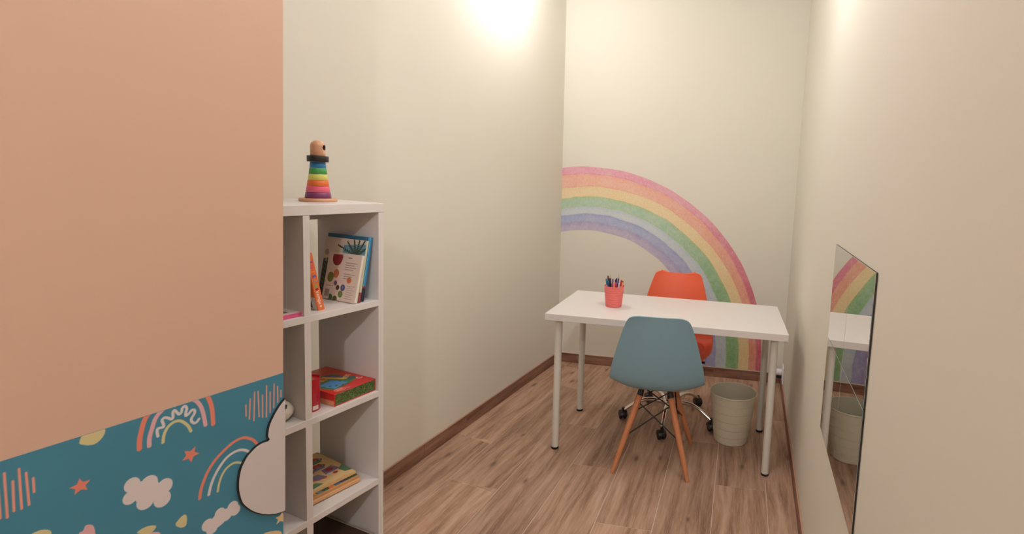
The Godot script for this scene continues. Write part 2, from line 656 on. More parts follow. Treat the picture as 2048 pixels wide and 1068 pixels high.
func partition():
	# local frame: x along the wall (0 at its free edge, negative towards the viewer), y up, z out of the wall
	var o := Node3D.new()
	o.name = "wall_partition"
	add_child(o)
	o.set_meta("kind", "structure")
	o.position = sp(PART_EDGE, 0, -PART_PROUD)
	o.rotation.y = YAW_SHELF
	var s := Sh.new()
	var ex := func(y: float) -> float: return 0.0165 * (y - BAND_H)
	s.prism(PackedVector2Array([Vector2(-4.6, -0.02), Vector2(ex.call(-0.02), -0.02), Vector2(ex.call(CEIL), CEIL), Vector2(-4.6, CEIL)]), -0.12, 0.0)
	obj("painted_panel", s, M.orange_paint, o)
	# the printed band
	var W := 1.3
	var teal := rgb(68, 126, 146)
	var salmon := rgb(226, 150, 130)
	var coral := rgb(220, 128, 106)
	var pink := rgb(218, 166, 168)
	var white := rgb(214, 202, 198)
	var yellow := rgb(206, 192, 142)
	var tan := rgb(222, 188, 140)
	var im := canvas(int(W * 900), int(BAND_H * 900), teal)
	var line := func(v: Array, w: float, c: Color):
		var q := []
		for i in range(0, v.size(), 2): q.append(wall_px(v[i], v[i + 1], W))
		stroke(im, q, w * 0.9, c)
	for v in [[-471, 876, -471, 796], [-462, 857, -463, 803], [-454, 875, -454, 802], [-446, 864, -445, 804], [-438, 850, -438, 824], [-479, 852, -479, 799], [-488, 870, -487, 806]]: line.call(v, 3.6, salmon)
	for v in [[-89, 848, -89, 821], [-79, 860, -82, 811], [-69, 873, -72, 803], [-61, 872, -60, 808], [-51, 859, -52, 803], [-41, 879, -43, 800], [-33, 860, -34, 808], [-23, 877, -25, 817], [-15, 868, -15, 827], [-7, 855, -7, 838]]: line.call(v, 3.2, salmon)
	line.call([-290, 834, -289, 853, -285, 872, -281, 887, -275, 898, -261, 911, -237, 924, -208, 925, -185, 917, -170, 903, -163, 885, -159, 862, -158, 831], 9, coral)
	line.call([-274, 833, -273, 850, -268, 868, -263, 884, -255, 895, -237, 907, -212, 909, -194, 901, -183, 886, -177, 865, -173, 835], 8, pink)
	line.call([-259, 847, -260, 856, -259, 863, -253, 863, -249, 863, -249, 869, -251, 878, -247, 882, -241, 879, -235, 874, -232, 877, -232, 887, -229, 891, -225, 885, -221, 879, -217, 882, -215, 890, -210, 893, -207, 886, -209, 878, -209, 871, -204, 873, -198, 879, -193, 877, -193, 870, -199, 861, -199, 854, -194, 848, -189, 849, -185, 854], 5.5, white)
	line.call([-251, 830, -249, 844, -244, 856, -237, 863, -229, 866, -220, 864, -212, 856, -205, 845, -201, 833], 6, yellow)
	line.call([-189, 671, -186, 689, -180, 707, -171, 726, -156, 745, -136, 760, -116, 770, -97, 771, -83, 763, -72, 752, -62, 733], 6.5, coral)
	line.call([-171, 670, -167, 687, -160, 705, -148, 724, -133, 739, -116, 745, -101, 743, -87, 733, -79, 719], 6, white)
	line.call([-153, 668, -150, 685, -144, 701, -136, 712, -125, 718, -114, 718, -100, 710], 5, yellow)
	var blob := func(c: Color, v: Array):
		for i in range(0, v.size(), 3): disc(im, wall_px(v[i], v[i + 1], W), v[i + 2] * 0.9, c, 1.15)
	blob.call(white, [-304, 765, 13, -277, 753, 15, -251, 734, 14, -256, 708, 15, -284, 719, 15, -308, 740, 12, -281, 739, 21, -295, 750, 14, -262, 728, 16])
	blob.call(white, [-175, 600, 12, -156, 598, 14, -150, 613, 11, -137, 602, 13, -123, 613, 12, -118, 602, 11, -167, 587, 12, -150, 600, 14])
	var shape := func(c: Color, v: Array):
		var q := []
		for i in range(0, v.size(), 2): q.append(wall_px(v[i], v[i + 1], W))
		poly(im, Array(smooth_closed(q, 5)), c)
	shape.call(yellow, [-219, 651, -214, 643, -216, 625, -226, 625, -235, 637, -230, 645])
	shape.call(yellow, [-377, 888, -371, 880, -364, 876, -355, 875, -346, 881, -340, 894, -345, 910, -365, 912])
	shape.call(pink, [-384, 713, -379, 714, -375, 722, -368, 720, -363, 711, -363, 690, -375, 685, -388, 700])
	shape.call(pink, [-300, 640, -281, 647, -262, 636, -270, 615, -295, 615])
	shape.call(tan, [-60, 500, -35, 497, -12, 480, -20, 455, -55, 455])
	shape.call(yellow, [-450, 745, -434, 750, -420, 738, -430, 715, -448, 715])
	shape.call(yellow, [-300, 660, -284, 664, -268, 655, -280, 645])
	star(im, wall_px(-379, 803, W), 14, -0.35, coral)
	star(im, wall_px(-203, 780, W), 16, -1.0, coral)
	star(im, wall_px(-12, 519, W), 15, -1.35, tan)
	# the rest of the print runs on down to the floor, out of the frame
	var rng := RandomNumberGenerator.new()
	rng.seed = 4
	for i in 26:
		var p := Vector2(rng.randf_range(-1250, -20), rng.randf_range(40, 800))
		if p.x > -490 and p.y > 500: continue
		if p.x > -520 and p.y > 640: continue
		var kind := i % 3
		if kind == 0: star(im, wall_px(p.x, p.y, W), 15, rng.randf() * 3, coral)
		elif kind == 1: blob.call(white, [p.x - 22, p.y, 14, p.x, p.y + 8, 18, p.x + 24, p.y + 2, 14, p.x + 8, p.y - 8, 14])
		else:
			for k in 5: line.call([p.x + k * 9, p.y + 40 - absf(k - 2) * 8, p.x + k * 9 - 1, p.y - 30 + absf(k - 2) * 8], 3.4, salmon)
	var pr := Sh.new()
	pr.prism(PackedVector2Array([Vector2(-W, 0), Vector2(ex.call(0.0) - 0.0004, 0), Vector2(-0.0004, BAND_H), Vector2(-W, BAND_H)]), 0.0, 0.0012)
	obj("printed_wallpaper", pr, tex_mat(im, 0.55, 0.35), o)
	var pl := Sh.new()
	pl.box(Vector3(-4.6, 0, 0), Vector3(-W - 0.0005, BAND_H, 0.0012))
	obj("plain_wallpaper", pl, mat(teal, 0.55), o)
	# cloud panel
	var outline := []
	for v in [[-7, 828], [-17, 818], [-27, 805], [-36, 790], [-42, 777], [-45, 762], [-46, 750], [-43, 742], [-56, 743], [-71, 740], [-84, 732], [-94, 724], [-102, 712], [-108, 700], [-112, 684], [-114, 668], [-114, 648], [-111, 628], [-106, 611], [-96, 594], [-83, 577], [-67, 562], [-49, 549], [-28, 539]]: outline.append(Vector2(v[0], v[1]) / 1000.0)
	var back := PackedVector2Array()
	var front := PackedVector2Array()
	var full := [Vector2(0.06, 0.872), Vector2(0.02, 0.847), Vector2(0.004, 0.837)] + outline + [Vector2(-0.004, 0.534), Vector2(0.02, 0.535), Vector2(0.06, 0.545)]
	for i in full.size() - 1:
		for k in 4:
			back.append(full[i].cubic_interpolate(full[i + 1], full[maxi(i - 1, 0)], full[mini(i + 2, full.size() - 1)], k / 4.0))
	back.append(full[-1])
	# outline band, wider along the bottom where the rim shows
	var inset := Geometry2D.offset_polygon(back, -0.0026, Geometry2D.JOIN_ROUND)
	front = inset[0]
	var cx := thing("cloud_panel", "white cut-out cloud panel with black rim at the edge of the orange wall", "wall decoration", o.position, YAW_SHELF)
	var b := Sh.new()
	var clip := func(pg: PackedVector2Array, xmax: float) -> PackedVector2Array:
		return Geometry2D.intersect_polygons(pg, PackedVector2Array([Vector2(-0.5, 0.3), Vector2(xmax + ex.call(0.3), 0.3), Vector2(xmax + ex.call(1.0), 1.0), Vector2(-0.5, 1.0)]))[0]
	b.prism(clip.call(back, 0.0), 0.0014, 0.0062)
	obj("rim", b, M.black_paint, cx)
	var w := Sh.new()
	w.prism(clip.call(front, 0.0), 0.0062, 0.0078)
	obj("face", w, M.cloud_white, cx)

func mural():
	# quarter rainbow on the back wall; local x along the wall, y up, z out of the wall
	var t := thing("rainbow_mural", "large pastel watercolour rainbow decal arching down the cream end wall", "wall decal", n_of(YAW_BACK) * -0.99 + a_of(YAW_BACK) * (C_BACK) + Vector3(0, 0.175, 0), YAW_BACK)
	var R0 := 0.861
	var R1 := 1.333
	var cols := [rgb(232, 168, 184), rgb(240, 186, 164), rgb(240, 218, 172), rgb(176, 206, 180), rgb(206, 216, 222), rgb(176, 184, 214), rgb(192, 184, 208)]
	var deep := [rgb(206, 98, 112), rgb(226, 150, 124), rgb(232, 206, 150), rgb(126, 172, 118), rgb(186, 198, 208), rgb(160, 160, 202), rgb(168, 156, 198)]
	var edge := [rgb(222, 134, 156), rgb(236, 160, 140), rgb(238, 206, 150), rgb(178, 196, 120), rgb(174, 200, 202), rgb(148, 156, 204), rgb(150, 140, 190)]
	var la := [1.333, 1.274, 1.179, 1.103, 1.031, 0.979, 0.916, 0.861]
	var lb := [1.333, 1.293, 1.242, 1.170, 1.078, 1.001, 0.935, 0.861]
	var a0 := 1.735     # angle at the room corner, a bit past the crown
	var len_arc := a0
	var len_leg := 0.075
	var total := len_arc + len_leg
	var w := 1400
	var h := 420
	var im := canvas(w, h, Color.WHITE)
	for x in w:
		var u := float(x) / w * total
		var f := clampf(u / len_arc, 0, 1)
		for y in h:
			var r := R1 - (R1 - R0) * y / h
			var wob := noise2.get_noise_2d(u * 220, r * 160) * 0.008
			var band := 6
			var d0 := 0.0
			var d1 := 1.0
			for k in 7:
				var hi: float = lerpf(la[k], lb[k], f)
				var lo: float = lerpf(la[k + 1], lb[k + 1], f)
				hi += 0.05 if k == 0 else noise2.get_noise_2d(u * 220, k * 57.0) * 0.006
				lo += -0.05 if k == 6 else noise2.get_noise_2d(u * 220, (k + 1) * 57.0) * 0.006
				if r <= hi and r > lo:
					band = k
					d0 = hi - r
					d1 = r - lo
					break
			var c: Color = cols[band].lerp(deep[band], smoothstep(0.35, 1.0, f))
			var e: float = smoothstep(0.035, 0.0, d0 + wob)
			c = c.lerp(edge[band], 0.42 * e)
			var e2: float = smoothstep(0.012, 0.0, d1 + wob * 0.5)
			c = c.lerp(edge[band], 0.4 * e2)
			var mott := noise.get_noise_2d(u * 400, r * 400) * 0.5 + noise2.get_noise_2d(u * 1500, r * 1500) * 0.5
			c = c.lerp(Color(0.96, 0.93, 0.86), clampf(0.12 + mott * 0.28, 0, 0.5))
			var grain := noise.get_noise_2d(u * 5200, r * 5200) * 0.05
			im.set_pixel(x, y, Color(c.r + grain, c.g + grain, c.b + grain))
	var mt := tex_mat(im, 0.7, 0.3)
	var names := ["pink_band", "salmon_band", "yellow_band", "green_band", "light_blue_band", "blue_band", "violet_band"]
	for k in 7:
		var s := Sh.new()
		var steps := 60
		var prev := []
		for i in steps + 2:
			var u := len_arc * i / steps if i <= steps else total
			var f := clampf(u / len_arc, 0, 1)
			var pts := []
			for r in [lerpf(la[k], lb[k], f), lerpf(la[k + 1], lb[k + 1], f)]:
				var rr: float = r
				if k == 0 and r == lerpf(la[k], lb[k], f): rr += noise2.get_noise_2d(u * 160, 3) * 0.006
				if k == 6 and r == lerpf(la[k + 1], lb[k + 1], f): rr += noise2.get_noise_2d(u * 160, 90) * 0.006
				var p: Vector2
				if u <= len_arc:
					var ang := (PI / 2 + asin((0.2075 + LEAN * (rr + 0.175)) / rr)) * (1.0 - f)
					p = Vector2(cos(ang), sin(ang)) * rr
				else: p = Vector2(rr, -len_leg - 0.0245)
				pts.append([p, Vector2(u / total, clampf((R1 - rr) / (R1 - R0), 0.002, 0.998))])
			if i > 0:
				var A: Vector2 = prev[0][0]
				var B: Vector2 = pts[0][0]
				var Cc: Vector2 = pts[1][0]
				var D: Vector2 = prev[1][0]
				var z := 0.0012
				s.quad(Vector3(A.x, A.y, z), Vector3(B.x, B.y, z), Vector3(Cc.x, Cc.y, z), Vector3(D.x, D.y, z), -1, prev[0][1], pts[0][1], pts[1][1], prev[1][1])
				s.quad(Vector3(D.x, D.y, 0.0004), Vector3(Cc.x, Cc.y, 0.0004), Vector3(B.x, B.y, 0.0004), Vector3(A.x, A.y, 0.0004), -1)
			prev = pts
		obj(names[k], s, mt, t, false)

# =====================================================================================
#  shelf and what stands on it
# =====================================================================================
const ST := 0.0204
const CW := 0.2369
const SD := 0.2912
const TOP := 1.3054
const BOARD := [0.981, 0.6657, 0.3504]

func shelf():
	var t := in_shelf("cube_shelf", "tall white open-backed cube shelf beside the orange wall", "shelf", 0, 0, 0)
	var wid := 2 * CW + 3 * ST
	var z := -SD
	var s := Sh.new()
	s.box(Vector3(-wid, TOP - 0.0295, z), Vector3(0.0006, TOP, 0.0006), 0.0008)
	obj("top_panel", s, M.white_lam, t)
	for a in [-ST, -wid]:
		var p := Sh.new()
		p.box(Vector3(a, 0, z), Vector3(a + ST, TOP - 0.0303, 0), 0.0008)
		obj("side_panel", p, M.white_lam, t)
	for y in BOARD:
		var p := Sh.new()
		p.box(Vector3(-wid + ST, y - ST, z), Vector3(-ST, y, 0), 0.0008)
		obj("shelf_board", p, M.white_lam, t)
	var b := Sh.new()
	b.box(Vector3(-wid + ST, 0, z), Vector3(-ST, 0.034, 0), 0.0008)
	obj("bottom_panel", b, M.white_lam, t)
	for k in 2:
		var rl := Sh.new()
		rl.box(Vector3(-ST - CW - k * (CW + ST), TOP - 0.0303 - 0.042, z), Vector3(-ST - k * (CW + ST), TOP - 0.0303, z + 0.014), 0.0006)
		obj("back_rail", rl, M.white_lam, t)
	var ys := [TOP - 0.0303, 0.981, 0.6657, 0.3504, 0.034]
	for i in 4:
		var p := Sh.new()
		p.box(Vector3(-2 * ST - CW, ys[i + 1], z), Vector3(-ST - CW, ys[i] - (ST if i > 0 else 0.0), -0.0004), 0.0006)
		obj("divider", p, M.white_lam, t)

func toy():
	var t := in_shelf("stacking_toy", "wooden lighthouse stacking toy with rainbow rings and a black disc", "toy", -0.122, TOP, 0.148)
	var b := Sh.new()
	b.lathe([Vector2(0.0001, 0), Vector2(0.0528, 0), Vector2(0.0545, 0.003), Vector2(0.0545, 0.007), Vector2(0.052, 0.0105), Vector2(0.0001, 0.0105)], 40)
	obj("base", b, M.toy_wood, t)
	var cols := [rgb(130, 62, 110), rgb(232, 100, 130), rgb(230, 116, 56), rgb(218, 212, 110), rgb(72, 158, 80), rgb(48, 128, 186)]
	var r := [0.0370, 0.0340, 0.0310, 0.0281, 0.0255, 0.0232, 0.0208]
	var y := 0.0105
	var names := ["purple_ring", "pink_ring", "orange_ring", "yellow_ring", "green_ring", "blue_ring"]
	for i in 6:
		var s := Sh.new()
		var h := 0.0192
		s.lathe([Vector2(0.0001, y), Vector2(r[i] - 0.001, y), Vector2(r[i], y + 0.001), Vector2(r[i + 1] + 0.0009, y + h - 0.0016), Vector2(r[i + 1] - 0.0004, y + h - 0.0004), Vector2(0.0001, y + h - 0.0004)], 40)
		obj(names[i], s, mat(cols[i], 0.35), t)
		y += h
	var d := Sh.new()
	d.lathe([Vector2(0.0001, y), Vector2(0.0295, y), Vector2(0.0303, y + 0.001), Vector2(0.0303, y + 0.018), Vector2(0.0295, y + 0.019), Vector2(0.0001, y + 0.019)], 40)
	obj("black_disc", d, M.black_paint, t)
	y += 0.019
	var cap := CSGCombiner3D.new()
	cap.name = "head"
	var prof := PackedVector2Array([Vector2(0, y), Vector2(0.0205, y), Vector2(0.0213, y + 0.002)])
	for i in 13:
		var a := PI / 2 * i / 12.0
		prof.append(Vector2(cos(a) * 0.0213, y + 0.030 + sin(a) * 0.0205))
	prof[-1] = Vector2(0, prof[-1].y)
	var pg := CSGPolygon3D.new()
	pg.polygon = prof
	pg.mode = CSGPolygon3D.MODE_SPIN
	pg.spin_sides = 36
	pg.smooth_faces = true
	pg.material = M.toy_wood
	cap.add_child(pg)
	var hole := CSGCylinder3D.new()
	hole.operation = CSGShape3D.OPERATION_SUBTRACTION
	hole.radius = 0.0085
	hole.height = 0.02
	hole.sides = 24
	hole.material = M.dark_hole
	hole.transform = Transform3D(Sh.frame(Vector3(0.42, 0.05, 0.90)), Vector3(0.42, 0.0, 0.90) * 0.0205 + Vector3(0, y + 0.027, 0))
	cap.add_child(hole)
	t.add_child(cap)

# a box book lying on its back: local x = width, y = thickness, z = length; prints on chosen faces
func slab_part(t: Node, called: String, lo: Vector3, hi: Vector3, m, c := 0.0008) -> MeshInstance3D:
	var s := Sh.new()
	s.box(lo, hi, c)
	return obj(called, s, m, t)

func text_on(t: Node, s: String, size: float, c: Color, xf: Transform3D, called := "lettering"):
	var tm := TextMesh.new()
	tm.text = s
	var f := SystemFont.new()
	f.font_names = PackedStringArray(["Droid Sans"])
	f.font_weight = 700
	tm.font = f
	tm.font_size = 32
	tm.pixel_size = size / 32.0
	tm.depth = 0.0004
	var o := obj(called, tm, mat(c, 0.6), t)
	o.transform = xf
	return o

func shelf_goods():
	books()
	flat_things()

func books():
	var by: float = BOARD[0]
	# orange board book leaning on the divider: spine to the room
	var lean := 0.218
	var t := in_shelf("book", "orange board book with colourful spine letters leaning on the shelf divider", "book", -0.1915, by, 0.03, 0.0, "books on the top shelf row")
	t.rotation = Vector3.ZERO
	t.basis = Basis(Vector3(0, 1, 0), YAW_SHELF) * Basis(Vector3(0, 0, 1), lean)
	var org := mat(rgb(232, 118, 62), 0.45)
	slab_part(t, "pages", Vector3(-0.0175, 0.0015, -0.148), Vector3(-0.0025, 0.1835, -0.002), M.paper)
	slab_part(t, "spine", Vector3(-0.0206, 0, -0.003), Vector3(0.0006, 0.185, 0.0006), org, 0.0012)
	slab_part(t, "front_cover", Vector3(-0.002, 0, -0.15), Vector3(0.0004, 0.185, -0.003), org)
	slab_part(t, "back_cover", Vector3(-0.0204, 0, -0.15), Vector3(-0.018, 0.185, -0.003), org)
	slab_part(t, "white_panel", Vector3(-0.0207, 0.004, -0.148), Vector3(-0.02035, 0.046, -0.004), mat(rgb(224, 216, 206), 0.5), 0.0)
	slab_part(t, "barcode", Vector3(-0.0210, 0.012, -0.085), Vector3(-0.0207, 0.034, -0.022), mat(rgb(90, 76, 72), 0.6), 0.0)
	var down := Basis(Vector3(0, 0, 1), -PI / 2)
	var y := 0.158
	for e in [["3", rgb(120, 60, 150), 0.016], ["U", rgb(220, 60, 120), 0.016], ["l", rgb(250, 180, 60), 0.013], ["R", rgb(50, 90, 180), 0.016], ["A", rgb(140, 170, 160), 0.0145], ["M", rgb(120, 180, 90), 0.014]]:
		text_on(t, e[0], e[2], e[1], Transform3D(down, Vector3(-0.0102, y, 0.0006)))
		y -= 0.0152
	var heart := Sh.new()
	heart.prism(smooth_closed([Vector2(0, -0.004), Vector2(0.0045, 0.001), Vector2(0.0025, 0.004), Vector2(0, 0.0022), Vector2(-0.0025, 0.004), Vector2(-0.0045, 0.001)], 3), 0.0, 0.0005, Transform3D(Basis.IDENTITY, Vector3(-0.0102, 0.0705, 0.0006)))
	obj("heart", heart, mat(rgb(170, 30, 40), 0.5), t)
	text_on(t, "Vampa", 0.0135, rgb(250, 225, 205), Transform3D(down, Vector3(-0.0102, 0.044, 0.0006)))
	var dot := Sh.new()
	dot.lathe([Vector2(0.0001, 0), Vector2(0.0036, 0), Vector2(0.0036, 0.0005), Vector2(0.0001, 0.0005)], 16, Vector3(-0.0102, 0.0155, 0.0006), 0.6, Vector3(0, 0, 1))
	obj("emblem", dot, mat(rgb(248, 214, 190), 0.5), t)

	# fruit book, cover towards the viewer's side (-a), leaning back on the next one
	var C := standing("small cream book with watermelon and fruit prints, frontmost of the leaning books", -0.0925, 0.0135, 0.156, 0.150, 0.011, 0.205)
	var im := canvas(320, 320, rgb(226, 214, 200))
	var s := 320.0
	disc(im, Vector2(92, 40), 46, rgb(140, 40, 48))
	for yy in 46:
		for xx in 110: put(im, 38 + xx, yy - 6, rgb(226, 214, 200), 1.0 if yy < 20 else 0.0)
	stroke(im, [Vector2(46, 16), Vector2(138, 12)], 4, rgb(150, 56, 60))
	stroke(im, [Vector2(47, 22), Vector2(48, 54), Vector2(66, 78), Vector2(94, 86), Vector2(122, 74), Vector2(136, 44), Vector2(138, 18)], 5, rgb(120, 30, 40))
	disc(im, Vector2(52, 170), 30, rgb(112, 130, 66), 1.15)
	disc(im, Vector2(102, 142), 27, rgb(196, 120, 72), 1.1)
	for k in 14: disc(im, Vector2(88 + (k * 13) % 30, 124 + (k * 17) % 38), 2, rgb(226, 160, 110))
	disc(im, Vector2(110, 206), 17, rgb(128, 104, 132))
	stroke(im, [Vector2(101, 200), Vector2(116, 212)], 2.5, rgb(90, 74, 110))
	disc(im, Vector2(138, 234), 17, rgb(70, 54, 48))
	disc(im, Vector2(188, 230), 22, rgb(84, 98, 140))
	disc(im, Vector2(186, 228), 8, rgb(120, 130, 160))
	disc(im, Vector2(174, 274), 23, rgb(112, 136, 74))
	disc(im, Vector2(236, 176), 21, rgb(206, 120, 72))
	disc(im, Vector2(128, 312), 22, rgb(82, 92, 56))
	disc(im, Vector2(80, 306), 24, rgb(60, 110, 70))
	poly(im, [Vector2(18, 250), Vector2(68, 250), Vector2(68, 314), Vector2(18, 314)], rgb(222, 214, 204))
	for k in 11: stroke(im, [Vector2(22 + k * 4, 254), Vector2(22 + k * 4, 300)], 1.6 + (k % 3) * 0.7, rgb(96, 84, 80), false)
	var ink := rgb(140, 128, 120)
	for k in 4: stroke(im, [Vector2(176, 62 + k * 15), Vector2(286 - (k * 23) % 40, 62 + k * 15)], 4, ink, false)
	for k in 3: stroke(im, [Vector2(176, 138 + k * 15), Vector2(280 - k * 22, 138 + k * 15)], 4, ink, false)
	stroke(im, [Vector2(196, 28), Vector2(228, 28)], 7, ink, false)
	for k in 7: stroke(im, [Vector2(222, 214 + k * 14), Vector2(300 - (k * 19) % 34, 214 + k * 14)], 2.4, ink, false)
	stroke(im, [Vector2(22, 228), Vector2(92, 228)], 2.4, ink, false)
	cover(C, 0.156, 0.150, im, rgb(224, 214, 202), rgb(232, 224, 206), 0.011)
	# palm-cover book
	var B := standing("cream book with dark palm leaves on its cover, in the middle of the leaning books", -0.0808, 0.0140, 0.203, 0.190, 0.0075, 0.172)
	im = canvas(320, 320, rgb(216, 204, 188))
	poly(im, [Vector2(150, 34), Vector2(320, 20), Vector2(320, 190), Vector2(150, 190)], rgb(108, 158, 178))
	var leaf := rgb(46, 66, 44)
	for e in [[Vector2(112, 40), Vector2(246, 84)], [Vector2(226, 8), Vector2(250, 84)], [Vector2(304, 6), Vector2(254, 84)], [Vector2(318, 44), Vector2(252, 86)], [Vector2(150, 92), Vector2(244, 90)], [Vector2(318, 88), Vector2(250, 88)], [Vector2(180, 20), Vector2(248, 84)], [Vector2(266, 4), Vector2(252, 84)]]:
		var a: Vector2 = e[0]
		var b: Vector2 = e[1]
		var nrm := (b - a).orthogonal().normalized()
		for k in 9:
			var p := a.lerp(b, k / 9.0)
			stroke(im, [p, p - (b - a).normalized() * 8 + nrm * (3 + k)], 4, leaf, false)
			stroke(im, [p, p - (b - a).normalized() * 8 - nrm * (3 + k)], 4, leaf, false)
		stroke(im, [a, b], 5, leaf, false)
	poly(im, [Vector2(170, 92), Vector2(320, 90), Vector2(320, 190), Vector2(170, 190)], rgb(58, 74, 50))
	poly(im, [Vector2(6, 118), Vector2(42, 112), Vector2(42, 312), Vector2(4, 318)], rgb(44, 62, 48))
	for k in 6: stroke(im, [Vector2(16, 140 + k * 24), Vector2(32, 152 + k * 24)], 4, rgb(110, 128, 104), false)
	disc(im, Vector2(26, 82), 17, rgb(170, 156, 142))
	disc(im, Vector2(26, 124), 9, rgb(150, 158, 140))
	cover(B, 0.203, 0.190, im, rgb(216, 205, 180), rgb(205, 206, 160), 0.0075)
	slab_part(B, "spine_foot", Vector3(-0.0078, 0.0, -0.001), Vector3(0.0002, 0.034, 0.0004), mat(rgb(150, 60, 60), 0.5), 0.0)
	# blue book
	var D := standing("tall blue book at the back of the leaning books against the shelf side", -0.0618, 0.0205, 0.2125, 0.186, 0.0175, 0.168)
	im = canvas(64, 64, rgb(52, 106, 140))
	cover(D, 0.2125, 0.186, im, rgb(52, 140, 186), rgb(52, 140, 186), 0.0175)
	slab_part(D, "spine_foot", Vector3(-0.0178, 0.0, -0.0012), Vector3(0.0002, 0.044, 0.0006), mat(rgb(34, 44, 58), 0.5), 0.0)
	slab_part(D, "red_stripe", Vector3(-0.0179, 0.044, -0.0012), Vector3(0.0003, 0.050, 0.0007), mat(rgb(150, 52, 56), 0.5), 0.0)
	slab_part(D, "spine_line", Vector3(-0.0098, 0.05, -0.0012), Vector3(-0.0082, 0.2125, 0.0008), mat(rgb(126, 190, 214), 0.5), 0.0)
	# pink book lying flat in the left cell
	var p := in_shelf("book", "flat pink book with white printed cover in the left shelf cell", "book", -0.2705, by, 0.012, 0.0, "books on the top shelf row")
	slab_part(p, "pages", Vector3(-0.158, 0.0015, -0.2), Vector3(-0.002, 0.0115, -0.003), M.paper)
	slab_part(p, "spine", Vector3(-0.160, 0, -0.004), Vector3(0, 0.013, 0), mat(rgb(222, 96, 140), 0.45), 0.0012)
	slab_part(p, "back_cover", Vector3(-0.16, 0, -0.202), Vector3(0, 0.0018, -0.004), mat(rgb(222, 96, 140), 0.45))
	im = canvas(256, 256, rgb(218, 206, 194))
	for k in 3: stroke(im, [Vector2(130 + k * 6, 190 - k * 22), Vector2(200 - k * 9, 186 - k * 22)], 9 - k * 2, rgb(126, 112, 104), false)
	poly(im, [Vector2(142, 210), Vector2(206, 210), Vector2(206, 236), Vector2(142, 236)], rgb(100, 90, 84))
	slab_part(p, "front_cover", Vector3(-0.16, 0.0115, -0.202), Vector3(0, 0.0133, -0.004), tex_mat(im, 0.5))

# a book standing on the top board with its cover facing -a, turned by lean so that its head goes towards +a
func standing(label: String, a: float, d: float, h: float, w: float, th: float, lean: float) -> Node3D:
	var t := in_shelf("book", label, "book", a, BOARD[0], d, 0.0, "books on the top shelf row")
	t.basis = Basis(Vector3(0, 1, 0), YAW_SHELF) * Basis(Vector3(0, 0, 1), -lean)
	# local: cover plane x = -th (facing -x); body between; z from 0 (fore edge at the room) to -w
	t.position += t.basis * Vector3(th, 0, 0) * 0.0
	t.position += Vector3(0, sin(lean) * 0.0, 0)
	return t

func cover(t: Node3D, h: float, w: float, im: Image, board: Color, edge: Color, th: float):
	slab_part(t, "pages", Vector3(-th + 0.0014, 0.0012, -w + 0.002), Vector3(-0.0014, h - 0.0012, -0.0006), mat(edge, 0.75))
	slab_part(t, "back_cover", Vector3(-0.0014, 0, -w), Vector3(0, h, 0), mat(board, 0.5), 0.0003)
	slab_part(t, "front_cover", Vector3(-th, 0, -w), Vector3(-th + 0.0014, h, 0), tex_mat(im, 0.5), 0.0003)

